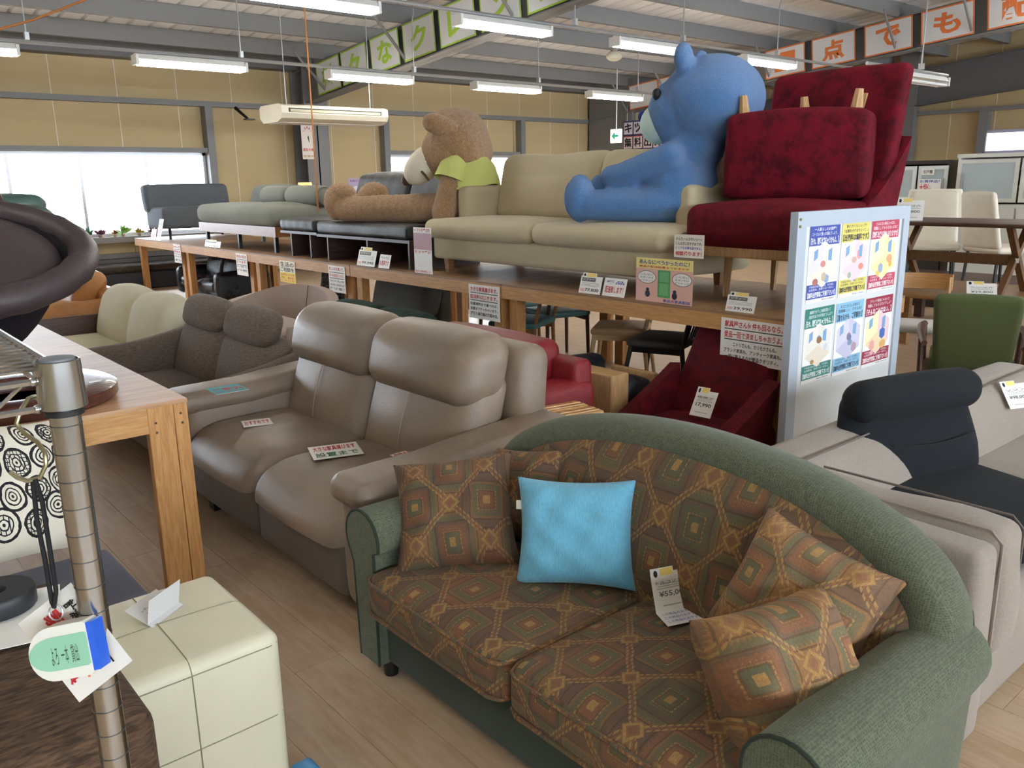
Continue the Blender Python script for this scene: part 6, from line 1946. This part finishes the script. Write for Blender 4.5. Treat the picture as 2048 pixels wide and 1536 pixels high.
text('計測用メジャー', -.034, .036, .012, .024, BLACK, lt_, bold=.03)
text('家', .018, .034, -.010, .008, ORGI, lt_, bold=.03); text('具', .016, .03, -.026, -.011, REDI, lt_, bold=.03); text('へ', .0, .012, -.026, -.014, BLACK, lt_)
text('家', -.036, -.02, -.010, .008, REDI, lt_, bold=.03)
tm = thing('tape_measure', 'white and mint tape measure with a blue edge hanging from the lanyard', 'tape measure', M=frame(D(128, 1300, .752), (D(190, 1290, .752) - D(80, 1312, .752)), (D(120, 1245, .752) - D(140, 1350, .752))))
g = []
for k in range(15):
    a = math.radians(90 + 180 * k / 14); g.append((.022 * math.cos(a) - .004, .024 * math.sin(a)))
g += [(.026, -.024), (.028, -.022), (.028, .022), (.026, .024)]
build('case', prism(g, -.012, .010, 'z'), plain('white_plastic_case', 'e2e0d6', .3), tm, ang=40)
build('label', prism([(x * .985, y * .62) for x, y in g], .0101, .0106, 'z'), plain('mint_label', '8fc4a6', .45), tm, smooth=False)
build('blue_edge', box(.0281, .034, -.021, .022, -.010, .009), plain('royal_blue_plastic', '2a5fd0', .35), tm, smooth=False)
lb = G()
for k, s in enumerate(('よろ', '一本', '貸出')):
    text(s, -.006 + k * .009, .0005 + k * .009, -.010, .006, DGI, tm, .0109, bold=0)

# dark woven sofa arm with paper and a black roll of tape
WOV = fabric('dark_brown_basket_weave', '5a4534', 120, .7, .4, (.22, 1.0), sheen=.02, col2='2b211a')
wv = thing('woven_sofa', 'dark brown coarse-woven sofa whose arm fills the lower left corner', 'sofa', (-.62, 1.20, 0))
build('arm', rbox(.0, .93, .0, .60, .03, .735, .03, 5, (.006, .006, .006), k=3), WOV, wv, ang=75)
build('side_panel', rbox(.0, .945, .14, .60, .03, .16, .02, 2), WOV, wv, ang=75)
for x in (.06, .86):
    for y in (.06, .54): build('foot', cyl((x, y, 0), (x, y, .04), .02), BLACKM, wv)
pp = card('paper_sheet', 'white paper sheet under the black roll on the woven arm', 'paper', frame((.12, 1.66, .7445), (.96, -.22, 0), (.22, .96, 0)), .32, .22, PAPER, .001)
ro = tag(build('tape_roll', lathe([(.018, 0), (.062, 0), (.065, .004), (.065, .032), (.062, .036), (.018, .036), (.015, .03), (.015, .006), (.018, 0)], 32), plain('black_rubber', '222428', .45)), 'black round roll sitting on the paper at the left edge', 'tape roll')
ro.location = (.19, 1.70, .746)
# low blue-grey bench with an embroidered cushion and a wrapped cushion
BGC = fabric('blue_grey_felt', '6a6c7c', 300, .2, .1)
be = thing('low_bench', 'low blue-grey felt bench seat behind the ottoman', 'bench', (-.35, 2.40, 0))
build('seat', rbox(.0, 1.01, .0, .50, .10, .32, .02, 3), BGC, be, ang=75)
for x in (.08, .93):
    for y in (.06, .44): build('foot', cyl((x, y, 0), (x, y, .105), .025), BLACKM, be)
def embroidery():
    """off-white cotton with black ring flowers"""
    mt, nt, b = _new('embroidered_cotton'); X.nt = nt
    u, v = xy(nt, 1.0)
    col = mixc(nt, 0.0, lin('ded7c6'), lin('ded7c6'))
    wn = X(noise(nt, coords(nt), 60, 2)) - .5
    inkc = lin('17151a')
    R = random.Random(11)
    fl = [(-.10, -.10, .042), (-.01, -.11, .034), (.07, -.07, .036), (.13, -.11, .034), (-.06, -.03, .038), (.02, -.02, .034), (.10, .0, .036), (-.15, -.03, .036), (-.11, .05, .036), (-.02, .06, .04), (.06, .07, .032), (.13, .07, .032), (-.17, .09, .032), (-.07, .13, .034), (.03, .14, .032), (.11, .14, .028), (.17, -.03, .028)]
    for k, (cx, cy, r) in enumerate(fl):
        dx, dy = u - cx, v - cy
        d = X.__mul__(dx, dx) + X.__mul__(dy, dy)
        d = d._op('SQRT') + wn * .006
        for rr, wd in ((r, .0075), (r * .62, .004), (r * .34, .004)):
            col = mixc(nt, ((d - rr).abs() < wd * .5).v, col, inkc)
        col = mixc(nt, (d < r * .12).v, col, inkc)
        grid = (((dx * 90).fract() < .22) + ((dy * 90).fract() < .22)).min(1.0)
        band = (d > r * .62) * (d < r)
        col = mixc(nt, (grid * band * (1.0 if k % 2 else 0.0)).v, col, inkc)
        pet = ((dx * 70).fract() < .25)
        col = mixc(nt, (pet * (d < r * .6) * (d > r * .36) * (0.0 if k % 3 else 1.0)).v, col, inkc)
    nt.links.new(col, b.inputs['Base Color']); b.inputs['Roughness'].default_value = .9
    bump(nt, b, noise(nt, coords(nt), 300, 2), .2, .002); return mt
def pillow_pts(name, label, TL, TR, BL, BR, t, mat, seed, pinch=.07):
    TL, TR, BL, BR = (Vector(aty(*p)) for p in (TL, TR, BL, BR))
    c = (TL + TR + BL + BR) / 4; r = (TR + BR - TL - BL) / 2; u = (TL + TR - BL - BR) / 2
    o = build(name, pillow(r.length, u.length, t, pinch, 22, seed), mat, None, ang=85); planar(o, 'xy')
    o.matrix_world = frame(c, r, u); return tag(o, label, 'cushion')
ec = pillow_pts('scatter_cushion', 'off-white cushion embroidered with black ring flowers at the left edge', (-150, 860, 2.50), (78, 835, 2.68), (-100, 1150, 2.32), (228, 1085, 2.55), .13, embroidery(), 21)
wcu = pillow_pts('scatter_cushion', 'navy cushion in clear plastic wrap behind the embroidered one', (-60, 850, 2.80), (150, 850, 2.88), (-30, 1050, 2.72), (190, 1010, 2.80), .16, plain('navy_wrapped', '34405c', .2, coat=.6), 22, .03)
